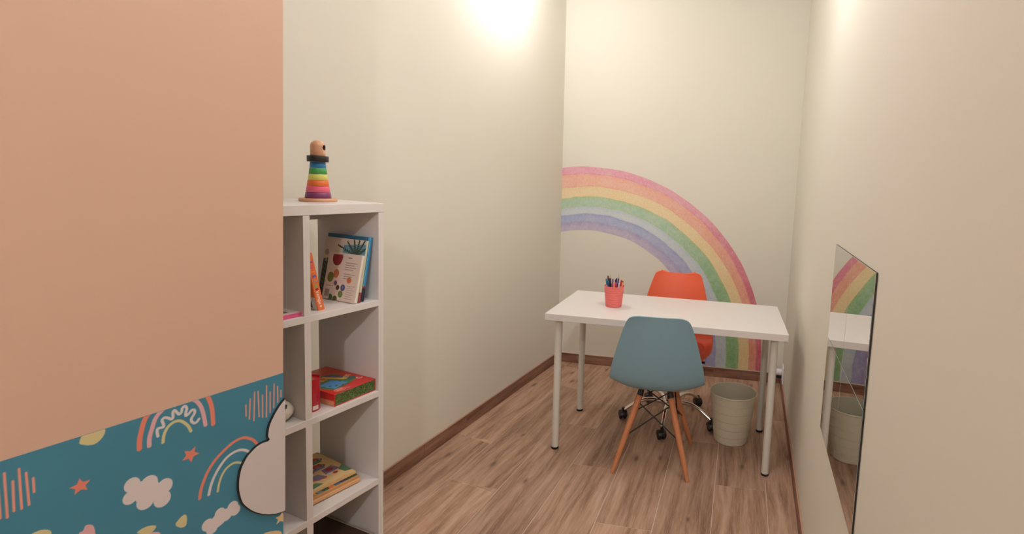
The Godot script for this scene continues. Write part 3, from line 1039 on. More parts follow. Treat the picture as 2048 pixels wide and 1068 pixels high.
func flat_things():
	var y1: float = BOARD[1]
	var y2: float = BOARD[2]
	# red picture box
	var b := in_shelf("picture_box", "red boxed game with a jungle picture lid and leaf-patterned end", "box", -0.099, y1, 0.012)
	var w := 0.0765
	var hh := 0.041
	var red := mat(rgb(206, 44, 40), 0.4)
	slab_part(b, "body", Vector3(-w, 0, -0.24), Vector3(w, hh - 0.001, 0), red, 0.001)
	var im := canvas(384, 512, rgb(214, 60, 44))
	for y in 512:
		for x in 384:
			var c := rgb(206, 42, 38).lerp(rgb(222, 108, 66), clampf(1.0 - y / 330.0 + (x - 190) * -0.0009, 0, 1))
			im.set_pixel(x, y, c)
	poly(im, [Vector2(20, 150), Vector2(130, 110), Vector2(280, 190), Vector2(330, 380), Vector2(200, 430), Vector2(60, 440), Vector2(10, 330)], rgb(66, 120, 70))
	poly(im, [Vector2(30, 180), Vector2(130, 150), Vector2(150, 230), Vector2(40, 290)], rgb(72, 130, 176))
	poly(im, [Vector2(50, 300), Vector2(190, 270), Vector2(230, 400), Vector2(80, 430)], rgb(82, 140, 192))
	poly(im, [Vector2(150, 180), Vector2(210, 170), Vector2(320, 330), Vector2(250, 330)], rgb(220, 180, 78))
	poly(im, [Vector2(200, 170), Vector2(250, 180), Vector2(340, 330), Vector2(300, 350)], rgb(96, 92, 136))
	poly(im, [Vector2(280, 320), Vector2(350, 330), Vector2(330, 380), Vector2(270, 372)], rgb(58, 92, 80))
	for k in 16: disc(im, Vector2(110 + (k * 29) % 70, 160 + (k * 41) % 90), 13, rgb(214, 124, 58))
	for k in 12: disc(im, Vector2(60 + (k * 37) % 150, 340 + (k * 23) % 90), 9, rgb(52, 108, 66))
	disc(im, Vector2(90, 60), 22, rgb(92, 76, 54))
	disc(im, Vector2(130, 34), 13, rgb(86, 66, 50))
	for k in 5: stroke(im, [Vector2(130 + k * 16, 76), Vector2(150 + k * 16, 92)], 9, rgb(140, 60, 66), false)
	stroke(im, [Vector2(250, 150), Vector2(300, 190), Vector2(330, 210)], 12, rgb(110, 130, 130))
	disc(im, Vector2(90, 466), 46, rgb(230, 190, 176), 0.62)
	disc(im, Vector2(90, 466), 41, rgb(214, 70, 60), 0.6)
	for k in 5: stroke(im, [Vector2(62 + k * 12, 478), Vector2(66 + k * 12, 452)], 6, rgb(236, 200, 150), false)
	disc(im, Vector2(150, 474), 20, rgb(200, 110, 100))
	var lid := slab_part(b, "lid", Vector3(-w, hh - 0.0012, -0.24), Vector3(w, hh, 0), tex_mat(im, 0.35), 0.0)
	text_on(b, "201", 0.026, rgb(236, 190, 90), Transform3D(Basis(Vector3(0, 1, 0), 0.5) * Basis(Vector3(1, 0, 0), -PI / 2), Vector3(0.045, hh, -0.10)))
	text_on(b, "C", 0.028, rgb(244, 206, 190), Transform3D(Basis(Vector3(0, 1, 0), 0.6) * Basis(Vector3(1, 0, 0), -PI / 2), Vector3(0.058, hh, -0.055)))
	im = canvas(512, 128, rgb(44, 54, 36))
	for y in 128:
		for x in 512:
			var v := noise2.get_noise_2d(x * 1.9, y * 1.9)
			var u := noise2.get_noise_2d(x * 1.7 + 900, y * 1.7)
			if absf(v) < 0.13: im.set_pixel(x, y, rgb(96, 148, 62))
			elif u > 0.3: im.set_pixel(x, y, rgb(120, 84, 50))
	var e := Sh.new()
	e.box(Vector3(-w + 0.002, 0.004, 0), Vector3(w - 0.004, hh - 0.002, 0.0006))
	obj("patterned_end", e, tex_mat(im, 0.4), b)
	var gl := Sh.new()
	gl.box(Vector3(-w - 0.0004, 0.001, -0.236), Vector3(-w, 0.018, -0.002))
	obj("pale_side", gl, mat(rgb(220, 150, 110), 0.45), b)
	# red tin
	var c := in_shelf("tin", "red cylindrical tin with a small white label beside the red boxed game", "tin", -0.2215, y1, 0.0605)
	var s := Sh.new()
	s.lathe([Vector2(0.0001, 0), Vector2(0.0272, 0), Vector2(0.0280, 0.001), Vector2(0.0280, 0.098), Vector2(0.0285, 0.099), Vector2(0.0285, 0.1025), Vector2(0.0272, 0.1025), Vector2(0.0262, 0.097), Vector2(0.0001, 0.097)], 40)
	obj("body", s, M.red_tin, c)
	s = Sh.new()
	s.lathe([Vector2(0.0001, 0.097), Vector2(0.012, 0.097), Vector2(0.012, 0.0976), Vector2(0.0001, 0.0976)], 20)
	obj("lid_emblem", s, mat(rgb(150, 140, 70), 0.5), c)
	for e2 in [[Vector2(-0.35, 0.3), Vector2(0.006, 0.019), rgb(226, 206, 200), "label"], [Vector2(1.35, 1.75), Vector2(0.045, 0.068), rgb(230, 206, 204), "label"], [Vector2(0.1, 0.95), Vector2(0.03, 0.055), rgb(170, 30, 58), "print"]]:
		s = Sh.new()
		var r2 := []
		for yy in [e2[1].x, e2[1].y]:
			var ring := []
			for k in 9:
				var an: float = lerpf(e2[0].x, e2[0].y, k / 8.0)
				ring.append(Vector3(sin(an) * 0.0283, yy, cos(an) * 0.0283))
			r2.append(ring)
		s.loft(r2, false, false, false)
		obj(e2[3], s, mat(e2[2], 0.5), c, false)
	# white fuzzy round toy
	var pl := in_shelf("plush_toy", "small round white fuzzy toy with a dark stitched face in the left cell", "toy", -0.3085, y1, 0.062)
	s = Sh.new()
	var rings := []
	for i in 19:
		var f := PI * i / 18.0
		var ring := []
		for j in 28:
			var th := TAU * j / 28
			var dir := Vector3(sin(f) * cos(th), -cos(f), sin(f) * sin(th))
			var rr := 0.0315 * (1.0 + 0.05 * noise2.get_noise_3d(dir.x * 300, dir.y * 300, dir.z * 300))
			var up := maxf(dir.y, 0)
			ring.append(Vector3(dir.x * rr * (1.0 - 0.42 * up * up), 0.029 + dir.y * (0.034 if dir.y > 0 else 0.029), dir.z * rr * (1.0 - 0.42 * up * up)))
		rings.append(ring)
	s.loft(rings, true, true, true)
	obj("body", s, M.plush, pl)
	for e3 in [[Vector3(0.0, 0.050, 0.0225), 0.0038], [Vector3(-0.003, 0.0455, 0.0262), 0.003], [Vector3(-0.007, 0.041, 0.0275), 0.0026]]:
		var sp2 := Sh.new()
		sp2.lathe([Vector2(0.0001, -0.002), Vector2(e3[1] * 0.8, -0.0012), Vector2(e3[1], 0), Vector2(e3[1] * 0.8, 0.0012), Vector2(0.0001, 0.002)], 12, e3[0], 0.3, Vector3(0, 0.4, 1))
		obj("stitch", sp2, M.black_paint, pl)
	# wooden peg puzzles
	var pine := mat(rgb(226, 184, 122), 0.55)
	var peach := mat(rgb(218, 166, 116), 0.55)
	var names := [
		["thin dark red board at the bottom of the wooden puzzle stack", 0.0035, mat(rgb(98, 38, 40), 0.5), -0.160, 0.058],
		["thick plain peach wood puzzle, second from the bottom of the stack", 0.0115, peach, -0.152, 0.044],
		["wooden puzzle with green and blue pieces, just under the topmost one", 0.0105, mat(rgb(206, 158, 104), 0.55), -0.155, 0.052],
		["topmost wooden puzzle with red and blue vehicle pictures", 0.0105, pine, -0.159, 0.060]]
	var y := y2
	for i in 4:
		var e4 = names[i]
		var t := in_shelf("wooden_puzzle", e4[0], "puzzle", e4[3], y, e4[4], -0.085 - i * 0.008, "wooden puzzles stacked on the third shelf row")
		var hw := 0.090
		var dd := 0.222
		slab_part(t, "tray", Vector3(-hw, 0, -dd), Vector3(hw, e4[1], 0), e4[2], 0.0008)
		if i == 2:
			var cl := [rgb(60, 96, 72), rgb(196, 138, 62), rgb(100, 130, 140), rgb(40, 92, 74), rgb(206, 120, 80), rgb(58, 90, 128), rgb(70, 70, 96), rgb(52, 76, 48), rgb(60, 86, 50)]
			for k in 9:
				slab_part(t, "piece", Vector3(-hw + 0.003 + k * 0.0195, e4[1], -0.02), Vector3(-hw + 0.0205 + k * 0.0195, e4[1] + 0.0028 * (1 + (k % 2) * 0.0), 0.0005), mat(cl[k], 0.5), 0.0004)
			slab_part(t, "inlay", Vector3(-hw + 0.003, e4[1], -dd + 0.003), Vector3(hw - 0.003, e4[1] + 0.0026, -0.0205), mat(rgb(120, 130, 90), 0.5), 0.0004)
		if i == 3:
			var pm := canvas(384, 512, rgb(226, 190, 134))
			puzzle_print(pm)
			var lid2 := Sh.new()
			lid2.box(Vector3(-hw, e4[1] - 0.0003, -dd), Vector3(hw, e4[1] + 0.0006, 0))
			obj("picture", lid2, tex_mat(pm, 0.5), t)
		y += e4[1] + (0.003 if i == 2 else 0.0008)
	# box in the dark bottom cell
	var k := in_shelf("storage_box", "dark brown lidded box in the bottom cell of the white shelf", "box", -0.1415, 0.034, 0.012)
	slab_part(k, "body", Vector3(-0.109, 0, -0.25), Vector3(0.115, 0.101, 0), M.dark_box, 0.002)
	slab_part(k, "lid", Vector3(-0.110, 0.101, -0.251), Vector3(0.1145, 0.110, 0.001), M.dark_box, 0.002)
	slab_part(k, "edge_strip", Vector3(0.110, 0.109, -0.25), Vector3(0.1152, 0.1115, 0.0), M.pale_edge, 0.0005)

func puzzle_print(im: Image):
	var red := rgb(176, 48, 44)
	var grn := rgb(92, 122, 86)
	var vio := rgb(126, 112, 142)
	var dark := rgb(64, 52, 46)
	poly(im, [Vector2(330, 380), Vector2(384, 330), Vector2(384, 470), Vector2(340, 450)], rgb(92, 130, 96))
	for e in [[Vector2(296, 100), red], [Vector2(262, 205), red]]:
		var p: Vector2 = e[0]
		poly(im, [p + Vector2(-46, -24), p + Vector2(30, -18), p + Vector2(44, 22), p + Vector2(-40, 28)], e[1])
		poly(im, [p + Vector2(-60, 30), p + Vector2(40, 26), p + Vector2(30, 70), p + Vector2(-50, 74)], grn if p.x > 280 else vio)
		for q in [Vector2(-34, 34), Vector2(34, 28)]:
			disc(im, p + q, 17, dark)
			disc(im, p + q, 8, rgb(190, 182, 170))
	poly(im, [Vector2(250, 300), Vector2(330, 280), Vector2(350, 370), Vector2(240, 380)], vio)
	disc(im, Vector2(290, 330), 26, rgb(166, 44, 60))
	disc(im, Vector2(262, 390), 18, rgb(206, 196, 190))
	disc(im, Vector2(296, 404), 17, red)
	poly(im, [Vector2(40, 260), Vector2(120, 250), Vector2(150, 300), Vector2(60, 320)], rgb(70, 80, 60))
	for q in [Vector2(160, 260), Vector2(196, 272), Vector2(70, 420), Vector2(40, 440)]:
		disc(im, q, 20, red)
		disc(im, q + Vector2(4, -4), 7, rgb(230, 150, 130))
	stroke(im, [Vector2(90, 330), Vector2(150, 385), Vector2(215, 408)], 34, rgb(206, 84, 60))
	poly(im, [Vector2(130, 330), Vector2(210, 330), Vector2(230, 400), Vector2(170, 420)], vio)
	poly(im, [Vector2(60, 440), Vector2(140, 430), Vector2(170, 480), Vector2(70, 500)], grn)
	poly(im, [Vector2(20, 470), Vector2(60, 470), Vector2(60, 508), Vector2(20, 508)], vio)
	poly(im, [Vector2(20, 110), Vector2(110, 110), Vector2(120, 150), Vector2(30, 160)], grn)

# =====================================================================================
func desk():
	var t := thing("desk", "white rectangular desk with round metal legs in front of the rainbow", "desk", Vector3(-0.4827, 0, -2.6163), -0.15095)
	var W := 1.1984
	var D := 0.598
	var s := Sh.new()
	s.box(Vector3(0, 0.700, -D), Vector3(W, 0.734, 0), 0.0012)
	obj("table_top", s, M.white_lam, t)
	for x in [0.0575, W - 0.0575]:
		for z in [-0.0616, -D + 0.0616]:
			var l := Sh.new()
			l.lathe([Vector2(0.0001, 0.012), Vector2(0.0185, 0.012), Vector2(0.0185, 0.699), Vector2(0.0001, 0.699)], 28)
			var o := obj("leg", l, M.white_metal, t)
			o.position = Vector3(x, 0, z)
			var f := Sh.new()
			f.lathe([Vector2(0.0001, 0), Vector2(0.0175, 0), Vector2(0.0192, 0.002), Vector2(0.0192, 0.012), Vector2(0.0001, 0.012)], 28)
			obj("foot", f, M.rubber, o)

func pencil_bucket():
	var at := Vector3(-0.150, 0.734, -2.842)
	var t := thing("pencil_pot", "small ribbed coral pink pot holding pens on the white desk", "pot", at)
	var prof := [Vector2(0.0001, 0.0), Vector2(0.0425, 0.0), Vector2(0.0440, 0.002)]
	for i in 7:
		var y := 0.012 + i * 0.0125
		var r := 0.0440 + 0.0105 * y / 0.118
		prof.append(Vector2(r, y)); prof.append(Vector2(r + 0.0003, y + 0.008))
		prof.append(Vector2(r + 0.0021, y + 0.0098)); prof.append(Vector2(r + 0.0006, y + 0.0122))
	prof += [Vector2(0.0535, 0.110), Vector2(0.0550, 0.1125), Vector2(0.0545, 0.1145), Vector2(0.0525, 0.114), Vector2(0.0515, 0.108), Vector2(0.0415, 0.004), Vector2(0.0001, 0.004)]
	var s := Sh.new()
	s.lathe(prof, 48, Vector3.ZERO, 0.85)
	obj("pot", s, M.bucket, t)
	# pens: angle, lean radius at the rim, length, radius, colour, kind
	var P := [
		[PI, 0.040, 0.148, 0.0042, rgb(40, 130, 140), "teal felt pen at the left rim of the pink pot", 0],
		[2.75, 0.034, 0.140, 0.0045, rgb(38, 84, 150), "blue felt pen at the left front of the pink pot", 0],
		[3.45, 0.033, 0.162, 0.0045, rgb(96, 34, 60), "dark maroon felt pen standing highest among the capped pens", 0],
		[3.3, 0.024, 0.150, 0.0045, rgb(28, 62, 52), "dark green felt pen behind the maroon pen", 0],
		[2.9, 0.020, 0.172, 0.0038, rgb(38, 56, 74), "dark slate sharpened pencil, left of the two tall pencils", 1],
		[2.3, 0.012, 0.150, 0.0040, rgb(118, 70, 140), "thin violet felt pen in the middle of the pot", 0],
		[1.6, 0.030, 0.130, 0.0046, rgb(236, 148, 110), "peach capped pen at the front rim of the pot", 0],
		[-1.2, 0.012, 0.142, 0.0042, rgb(96, 44, 32), "dark brown felt pen between the two pencils", 0],
		[0.0, 0.018, 0.172, 0.0038, rgb(42, 50, 108), "navy sharpened pencil, right of the two tall pencils", 1],
		[-0.8, 0.012, 0.150, 0.0042, rgb(36, 40, 92), "navy felt pen leaning beside the navy pencil", 0],
		[1.2, 0.022, 0.132, 0.0046, rgb(206, 56, 110), "magenta felt pen in front of the navy pencil", 0],
		[0.7, 0.032, 0.130, 0.0046, rgb(214, 206, 222), "pale lilac capped pen at the front right rim", 0],
		[-0.2, 0.034, 0.142, 0.0046, rgb(200, 46, 60), "red felt pen right of the navy pencil", 0],
		[0.0, 0.041, 0.138, 0.0042, rgb(78, 50, 36), "brown felt pen near the right rim of the pot", 0],
		[0.25, 0.043, 0.134, 0.0046, rgb(244, 140, 72), "orange tipped pen at the far right rim of the pot", 0]]
	for e in P:
		var dir := Vector3(cos(e[0]), 0, sin(e[0]))
		var foot: Vector3 = at + Vector3(0, 0.0045, 0) + dir * (e[1] * 0.62 - 0.0005)
		var head: Vector3 = at + Vector3(0, 0.110, 0) + dir * e[1]
		var o := thing("pencil" if e[6] == 1 else "felt_pen", e[5], "pencil" if e[6] == 1 else "pen", foot, 0.0, "pens and pencils in the pink pot")
		o.basis = Sh.frame(head - foot)
		var L: float = e[2]
		var r: float = e[3]
		var m := mat(e[4], 0.4)
		if e[6] == 1:
			var b := Sh.new()
			b.lathe([Vector2(0.0001, 0), Vector2(r, 0), Vector2(r, L - 0.022), Vector2(0.0001, L - 0.0215)], 6, Vector3.ZERO, 0.99)
			obj("barrel", b, m, o)
			var w := Sh.new()
			w.lathe([Vector2(0.0001, L - 0.022), Vector2(r * 0.95, L - 0.022), Vector2(0.0010, L - 0.003), Vector2(0.0001, L - 0.003)], 10)
			obj("sharpened_tip", w, mat(rgb(206, 170, 120), 0.6), o)
			var ld := Sh.new()
			ld.lathe([Vector2(0.0001, L - 0.004), Vector2(0.0011, L - 0.003), Vector2(0.0002, L)], 8)
			obj("lead", ld, m, o)
		else:
			var b := Sh.new()
			b.lathe([Vector2(0.0001, 0), Vector2(r * 0.9, 0.001), Vector2(r * 0.9, L - 0.034), Vector2(0.0001, L - 0.034)], 14)
			obj("barrel", b, mat(rgb(220, 214, 208), 0.4) if e[1] > 0.031 else m, o)
			var cp := Sh.new()
			cp.lathe([Vector2(0.0001, L - 0.034), Vector2(r, L - 0.034), Vector2(r, L - 0.006), Vector2(r * 0.72, L - 0.0015), Vector2(0.0001, L)], 14)
			obj("cap", cp, m, o)

# ---- a moulded seat shell: rows of [y, z, half width, edge lift along the row's inner normal] -------
func shell(rows: Array, th: float, cols := 28, sub := 5, pw := 2.6) -> Sh:
	var R := []
	for i in rows.size() - 1:
		var p0: Array = rows[maxi(i - 1, 0)]
		var p1: Array = rows[i]
		var p2: Array = rows[i + 1]
		var p3: Array = rows[mini(i + 2, rows.size() - 1)]
		for k in sub:
			var q := []
			for c in 4: q.append(cubic_interpolate(p1[c], p2[c], p0[c], p3[c], float(k) / sub))
			R.append(q)
	R.append(rows[-1])
	var n := R.size()
	var inner := []
	var outer := []
	var grid := []
	for i in n:
		var d := Vector2(R[mini(i + 1, n - 1)][1] - R[maxi(i - 1, 0)][1], R[mini(i + 1, n - 1)][0] - R[maxi(i - 1, 0)][0]).normalized()   # (dz, dy)
		# inner normal: towards the sitter (up on the seat, forward on the back)
		var nz := -d.y
		var ny := d.x
		var row := []
		for j in cols + 1:
			var s := -1.0 + 2.0 * j / cols
			s = signf(s) * pow(absf(s), 0.85)
			var l: float = R[i][3] * pow(absf(s), pw)
			row.append(Vector3(s * R[i][2], R[i][0] + ny * l, R[i][1] + nz * l))
		grid.append(row)
	var s2 := Sh.new()
	for side in 2:
		var g := []
		for i in n:
			var row := []
			for j in cols + 1:
				var du: Vector3 = grid[i][mini(j + 1, cols)] - grid[i][maxi(j - 1, 0)]
				var dv: Vector3 = grid[mini(i + 1, n - 1)][j] - grid[maxi(i - 1, 0)][j]
				var nn := du.cross(dv).normalized()
				row.append(grid[i][j] + nn * (th / 2 if side == 0 else -th / 2))
			g.append(row)
		if side == 0: inner = g
		else: outer = g
	for i in n - 1:
		for j in cols:
			s2.quad(inner[i][j], inner[i][j + 1], inner[i + 1][j + 1], inner[i + 1][j], 1)
			s2.quad(outer[i][j], outer[i + 1][j], outer[i + 1][j + 1], outer[i][j + 1], 2)
	for i in n - 1:
		s2.quad(inner[i][0], inner[i + 1][0], outer[i + 1][0], outer[i][0], 3)
		s2.quad(inner[i][cols], outer[i][cols], outer[i + 1][cols], inner[i + 1][cols], 3)
	for j in cols:
		s2.quad(inner[0][j], outer[0][j], outer[0][j + 1], inner[0][j + 1], 4)
		s2.quad(inner[n - 1][j], inner[n - 1][j + 1], outer[n - 1][j + 1], outer[n - 1][j], 4)
	return s2

func blue_chair():
	# local: -z is the sitter's front, +z the back rest side (towards the viewer)
	var t := thing("side_chair", "pale blue moulded side chair with wooden dowel legs, tucked at the desk", "chair", Vector3(0.104, 0, -2.618), -0.125)
	var rows := [
		[0.420, -0.225, 0.150, 0.004], [0.437, -0.215, 0.190, 0.010], [0.432, -0.160, 0.218, 0.022], [0.415, -0.080, 0.230, 0.030],
		[0.402, 0.010, 0.234, 0.036], [0.400, 0.080, 0.234, 0.042], [0.418, 0.138, 0.232, 0.050], [0.455, 0.176, 0.228, 0.056], [0.515, 0.200, 0.220, 0.056],
		[0.585, 0.218, 0.204, 0.048], [0.655, 0.233, 0.186, 0.038], [0.720, 0.247, 0.167, 0.028], [0.770, 0.257, 0.150, 0.016], [0.793, 0.262, 0.136, 0.009], [0.805, 0.265, 0.114, 0.004], [0.809, 0.266, 0.092, 0.002]]
	var sh := obj("seat_shell", shell(rows, 0.006), M.blue_plastic, t)
	sh.rotation.y = 0.05
	for sx in [-1.0, 1.0]:
		for sz in [-1.0, 1.0]:
			var top := Vector3(0.083 * sx, 0.345, 0.095 * sz)
			var bot := Vector3(0.184 * sx, 0.0, 0.188 * sz)
			top = bot.lerp(top, 1.08)
			var pts := []
			var rad := []
			for k in 9:
				var f := k / 8.0
				pts.append(bot.lerp(top, f))
				rad.append(0.0102 + 0.0056 * sin(PI * 0.62 * f) - (0.0012 if f == 0 else 0.0))
			var l := Sh.new()
			l.tube(pts, rad, 16)
			for i in l.v.size(): l.uv[i] = Vector2(l.v[i].y * 2.0, l.uv[i].x * 0.6)
			var o := obj("leg", l, M.beech, t)
			var br := Sh.new()
			br.tube([top + (top - bot) * -0.02, top, Vector3(0.070 * sx, 0.402, 0.082 * sz)], [0.0165, 0.0165, 0.012], 14)
			obj("bracket", br, M.black_metal, o)
	# crossed wire braces between neighbouring legs
	var at := func(sx: float, sz: float, f: float) -> Vector3: return Vector3(0.184 * sx, 0, 0.188 * sz).lerp(Vector3(0.083 * sx, 0.345, 0.095 * sz), f)
	for e in [[-1.0, 1.0, 1.0, 1.0], [1.0, 1.0, 1.0, -1.0], [1.0, -1.0, -1.0, -1.0], [-1.0, -1.0, -1.0, 1.0]]:
		for dirn in 2:
			var a: Vector3 = at.call(e[0], e[1], 0.5 if dirn == 0 else 0.97)
			var b: Vector3 = at.call(e[2], e[3], 0.97 if dirn == 0 else 0.5)
			var w := Sh.new()
			w.tube([a, b], 0.0034, 8)
			obj("wire_brace", w, M.black_metal, t)
	for sx in [-1.0, 1.0]:
		var m := Sh.new()
		m.tube([Vector3(0.072 * sx, 0.392, -0.085), Vector3(0.072 * sx, 0.390, 0.085)], 0.005, 8)
		obj("mount_bar", m, M.black_metal, t)

func swivel_chair():
	# faces the viewer: +z is the sitter's front
	var c := Vector3(0.197, 0, -3.084)
	var t := thing("swivel_chair", "orange swivel chair with chrome star base on casters behind the desk", "chair", c, -0.13)
	var rows := [
		[0.425, -0.225, 0.150, 0.004], [0.445, -0.212, 0.190, 0.012], [0.442, -0.160, 0.222, 0.030], [0.425, -0.080, 0.234, 0.045],
		[0.412, 0.010, 0.238, 0.055], [0.412, 0.075, 0.238, 0.066], [0.430, 0.130, 0.236, 0.080], [0.468, 0.165, 0.232, 0.080], [0.530, 0.186, 0.224, 0.068],
		[0.605, 0.204, 0.208, 0.052], [0.690, 0.222, 0.188, 0.040], [0.760, 0.236, 0.168, 0.032], [0.815, 0.247, 0.151, 0.026], [0.838, 0.252, 0.140, 0.024], [0.848, 0.254, 0.124, 0.020], [0.851, 0.255, 0.106, 0.016]]
	var s := shell(rows, 0.012)
	for i in s.v.size(): s.v[i] = Vector3(-s.v[i].x, s.v[i].y, -s.v[i].z)
	# lift the two top corners: a shallow dip in the middle of the back's upper edge
	for i in s.v.size():
		var p := s.v[i]
		if p.y > 0.70: s.v[i].y += (p.y - 0.70) * (1.1 * p.x * p.x / 0.014 - 0.45) * 0.03
	obj("seat_shell", s, M.orange_plastic, t)
	var cu := Sh.new()
	var rings := []
	for e in [[0.425, 0.98], [0.440, 1.0], [0.456, 0.97], [0.464, 0.86], [0.468, 0.6], [0.469, 0.2]]:
		var ring := []
		for j in 40:
			var a := TAU * j / 40
			var x := signf(cos(a)) * pow(absf(cos(a)), 0.62) * 0.196
			var z := signf(sin(a)) * pow(absf(sin(a)), 0.62) * 0.178
			ring.append(Vector3(x * e[1], e[0], z * e[1] + 0.035))
		rings.append(ring)
	cu.loft(rings, true, true, true)
	obj("cushion", cu, M.orange_cushion, t)
	var col := Sh.new()
	col.lathe([Vector2(0.0001, 0.09), Vector2(0.026, 0.09), Vector2(0.026, 0.24), Vector2(0.0145, 0.245), Vector2(0.0145, 0.37), Vector2(0.0001, 0.37)], 24)
	obj("gas_column", col, M.chrome, t)
	var pl := Sh.new()
	pl.box(Vector3(-0.10, 0.37, -0.10), Vector3(0.10, 0.400, 0.10), 0.006)
	obj("seat_plate", pl, M.black_metal, t)
	var lv := Sh.new()
	lv.tube([Vector3(0.05, 0.38, 0), Vector3(0.15, 0.376, 0.02), Vector3(0.2, 0.372, 0.02)], [0.005, 0.005, 0.008], 10)
	obj("lever", lv, M.black_metal, t)
	var base := Sh.new()
	base.lathe([Vector2(0.0001, 0.075), Vector2(0.034, 0.075), Vector2(0.038, 0.082), Vector2(0.038, 0.118), Vector2(0.030, 0.128), Vector2(0.0001, 0.128)], 28)
	var hub := obj("hub", base, M.chrome, t)
	for k in 5:
		# first arm points at the viewer
		var ang := deg_to_rad(-92.6 + 72.0 * k + 8.0 * 0.0)
		var d := Vector3(cos(ang), 0, -sin(ang))
		var arm := Sh.new()
		var pts := []
		var rad := []
		for i in 13:
			var f := i / 12.0
			var y := 0.104 + 0.028 * sin(PI * minf(f * 1.15, 1.0) * 0.75) - 0.062 * pow(f, 2.6)
			pts.append(d * lerpf(0.03, 0.268, f) + Vector3(0, y, 0))
			rad.append(lerpf(0.0135, 0.0095, f))
		arm.tube(pts, rad, 14, 1.15)
		obj("base_arm", arm, M.chrome, t)
		var cs := Node3D.new()
		cs.name = number(t, "caster")
		t.add_child(cs, true)
		cs.position = d * 0.275
		cs.rotation.y = ang * 1.7 + k
		for sx in [-1.0, 1.0]:
			var w := Sh.new()
			w.lathe([Vector2(0.0001, -0.009), Vector2(0.020, -0.009), Vector2(0.025, -0.006), Vector2(0.0255, 0.0), Vector2(0.025, 0.006), Vector2(0.020, 0.009), Vector2(0.0001, 0.009)], 24, Vector3(0.0125 * sx, 0.0256, 0.006), 0.4, Vector3(1, 0, 0))
			obj("wheel", w, M.rubber, cs)
		var hd := Sh.new()
		var hr := []
		for x in [-0.023, -0.021, 0.021, 0.023]:
			var ring := []
			var rr := 0.0285 if absf(x) < 0.022 else 0.026
			for j in 20:
				var a := PI * (-0.1 + 1.1 * j / 19.0)
				ring.append(Vector3(x, 0.0265 + sin(a) * rr, 0.006 + cos(a) * rr))
			hr.append(ring)
		hd.loft(hr, true, true, true)
		obj("hood", hd, M.black_metal, cs)
		var stem := Sh.new()
		stem.lathe([Vector2(0.0001, 0.040), Vector2(0.009, 0.040), Vector2(0.009, 0.074), Vector2(0.0001, 0.074)], 14)
		obj("stem", stem, M.black_metal, cs)

func waste_bin():
	var t := thing("waste_bin", "beige ribbed round plastic waste bin under the right end of the desk", "bin", Vector3(0.5395, 0, -2.862))
	var prof := [Vector2(0.0001, 0.0), Vector2(0.088, 0.0), Vector2(0.0925, 0.004)]
	for i in 5:
		var y := 0.045 + i * 0.046
		var r := 0.0935 + 0.034 * y / 0.28
		prof.append(Vector2(r - 0.0002, y - 0.0012)); prof.append(Vector2(r - 0.0030, y)); prof.append(Vector2(r + 0.0003, y + 0.0012))
	prof += [Vector2(0.1275, 0.272), Vector2(0.1305, 0.275), Vector2(0.1310, 0.279), Vector2(0.1290, 0.282), Vector2(0.1260, 0.280), Vector2(0.1245, 0.270), Vector2(0.091, 0.006), Vector2(0.0001, 0.006)]
	var s := Sh.new()
	s.lathe(prof, 56, Vector3.ZERO, 0.93)
	obj("bucket_body", s, M.bin, t)

func mirrors():
	var n := n_of(YAW_RIGHT)
	var a := a_of(YAW_RIGHT)
	var m1 := 1.852
	var m2 := 1.2505
	var mt := 1.2439
	var mb := 0.6068
	var dz := (m1 - m2) / 2
	var dy := (mt - mb) / 2
	var names := [["upper mirror tile on the right wall, farther from the viewer", 0, 1], ["upper mirror tile on the right wall, nearer to the viewer", 1, 1], ["lower mirror tile on the right wall, farther from the viewer", 0, 0], ["lower mirror tile on the right wall, nearer to the viewer", 1, 0]]
	for e in names:
		# local: x towards the viewer along the wall, y up, z out of the wall
		var t := thing("mirror_tile", e[0], "mirror", n * C_RIGHT + a * (m1 - dz * e[1]) + Vector3(0, mb + dy * e[2], 0), 0.0, "square mirror tiles glued to the right wall")
		var up := (Vector3(0, 1, 0) + n * LEAN_RIGHT).normalized()
		t.position = n * C_RIGHT + a * (m1 - dz * e[1]) + up * (mb + dy * e[2])
		t.basis = Basis(-a, up, (-a).cross(up))
		var g := 0.0012
		var b := Sh.new()
		b.box(Vector3(g, g, 0.0005), Vector3(dz - g, dy - g, 0.0040))
		obj("backing", b, M.mirror_back, t)
		var f := Sh.new()
		f.box(Vector3(g, g, 0.0040), Vector3(dz - g, dy - g, 0.0058), 0.0006)
		obj("glass", f, M.mirror, t)

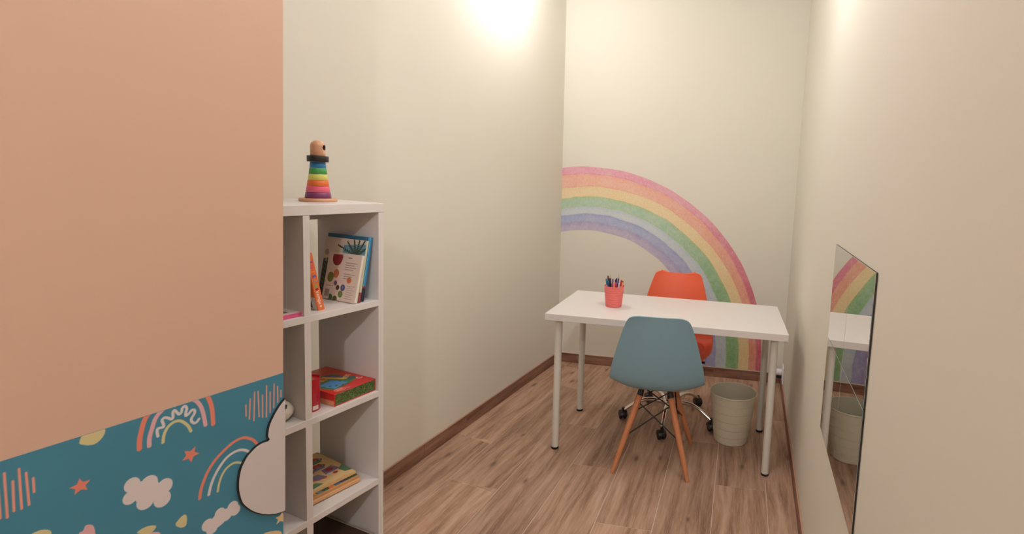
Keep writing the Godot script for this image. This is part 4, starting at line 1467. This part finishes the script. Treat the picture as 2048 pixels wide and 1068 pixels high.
func socket():
	var n := n_of(YAW_RIGHT)
	var a := a_of(YAW_RIGHT)
	var t := thing("wall_socket", "white wall socket plate low on the right wall near the corner", "socket", n * C_RIGHT + a * 3.745 + Vector3(0, 0.128, 0))
	t.basis = Basis(-a, Vector3(0, 1, 0), -n)
	slab_part(t, "plate", Vector3(-0.045, -0.058, 0.0003), Vector3(0.075, 0.058, 0.009), M.plug, 0.002)
	slab_part(t, "insert", Vector3(-0.028, -0.030, 0.009), Vector3(0.058, 0.030, 0.0105), M.plug, 0.0008)
	var p := thing("plug_adapter", "white round plug adapter pushed into the wall socket", "plug", t.position + t.basis * Vector3(0.0, 0.004, 0.0105))
	p.basis = t.basis
	var s := Sh.new()
	s.lathe([Vector2(0.0001, 0), Vector2(0.021, 0), Vector2(0.0225, 0.002), Vector2(0.0225, 0.042), Vector2(0.019, 0.047), Vector2(0.0001, 0.047)], 28, Vector3.ZERO, 0.6, Vector3(0, 0, 1))
	obj("body", s, M.plug, p)
	s = Sh.new()
	s.lathe([Vector2(0.0001, 0.047), Vector2(0.012, 0.047), Vector2(0.012, 0.0475), Vector2(0.0001, 0.0475)], 20, Vector3.ZERO, 0.6, Vector3(0, 0, 1))
	obj("socket_face", s, mat(rgb(205, 205, 205), 0.4), p)
	var k := thing("plug", "small black plug hanging on its short cord below the white adapter", "plug", t.position + t.basis * Vector3(-0.004, -0.032, 0.0108))
	k.basis = t.basis
	s = Sh.new()
	s.lathe([Vector2(0.0001, 0), Vector2(0.011, 0), Vector2(0.010, 0.002), Vector2(0.010, 0.026), Vector2(0.006, 0.034), Vector2(0.0001, 0.036)], 20, Vector3.ZERO, 0.5, Vector3(0, 0, 1))
	obj("body", s, M.rubber, k)
	s = Sh.new()
	s.tube([Vector3(0, 0, 0.034), Vector3(-0.002, -0.012, 0.052), Vector3(-0.006, -0.045, 0.056), Vector3(-0.02, -0.0935, 0.05), Vector3(-0.07, -0.0945, 0.045)], 0.0026, 8)
	obj("cord", s, M.rubber, k)
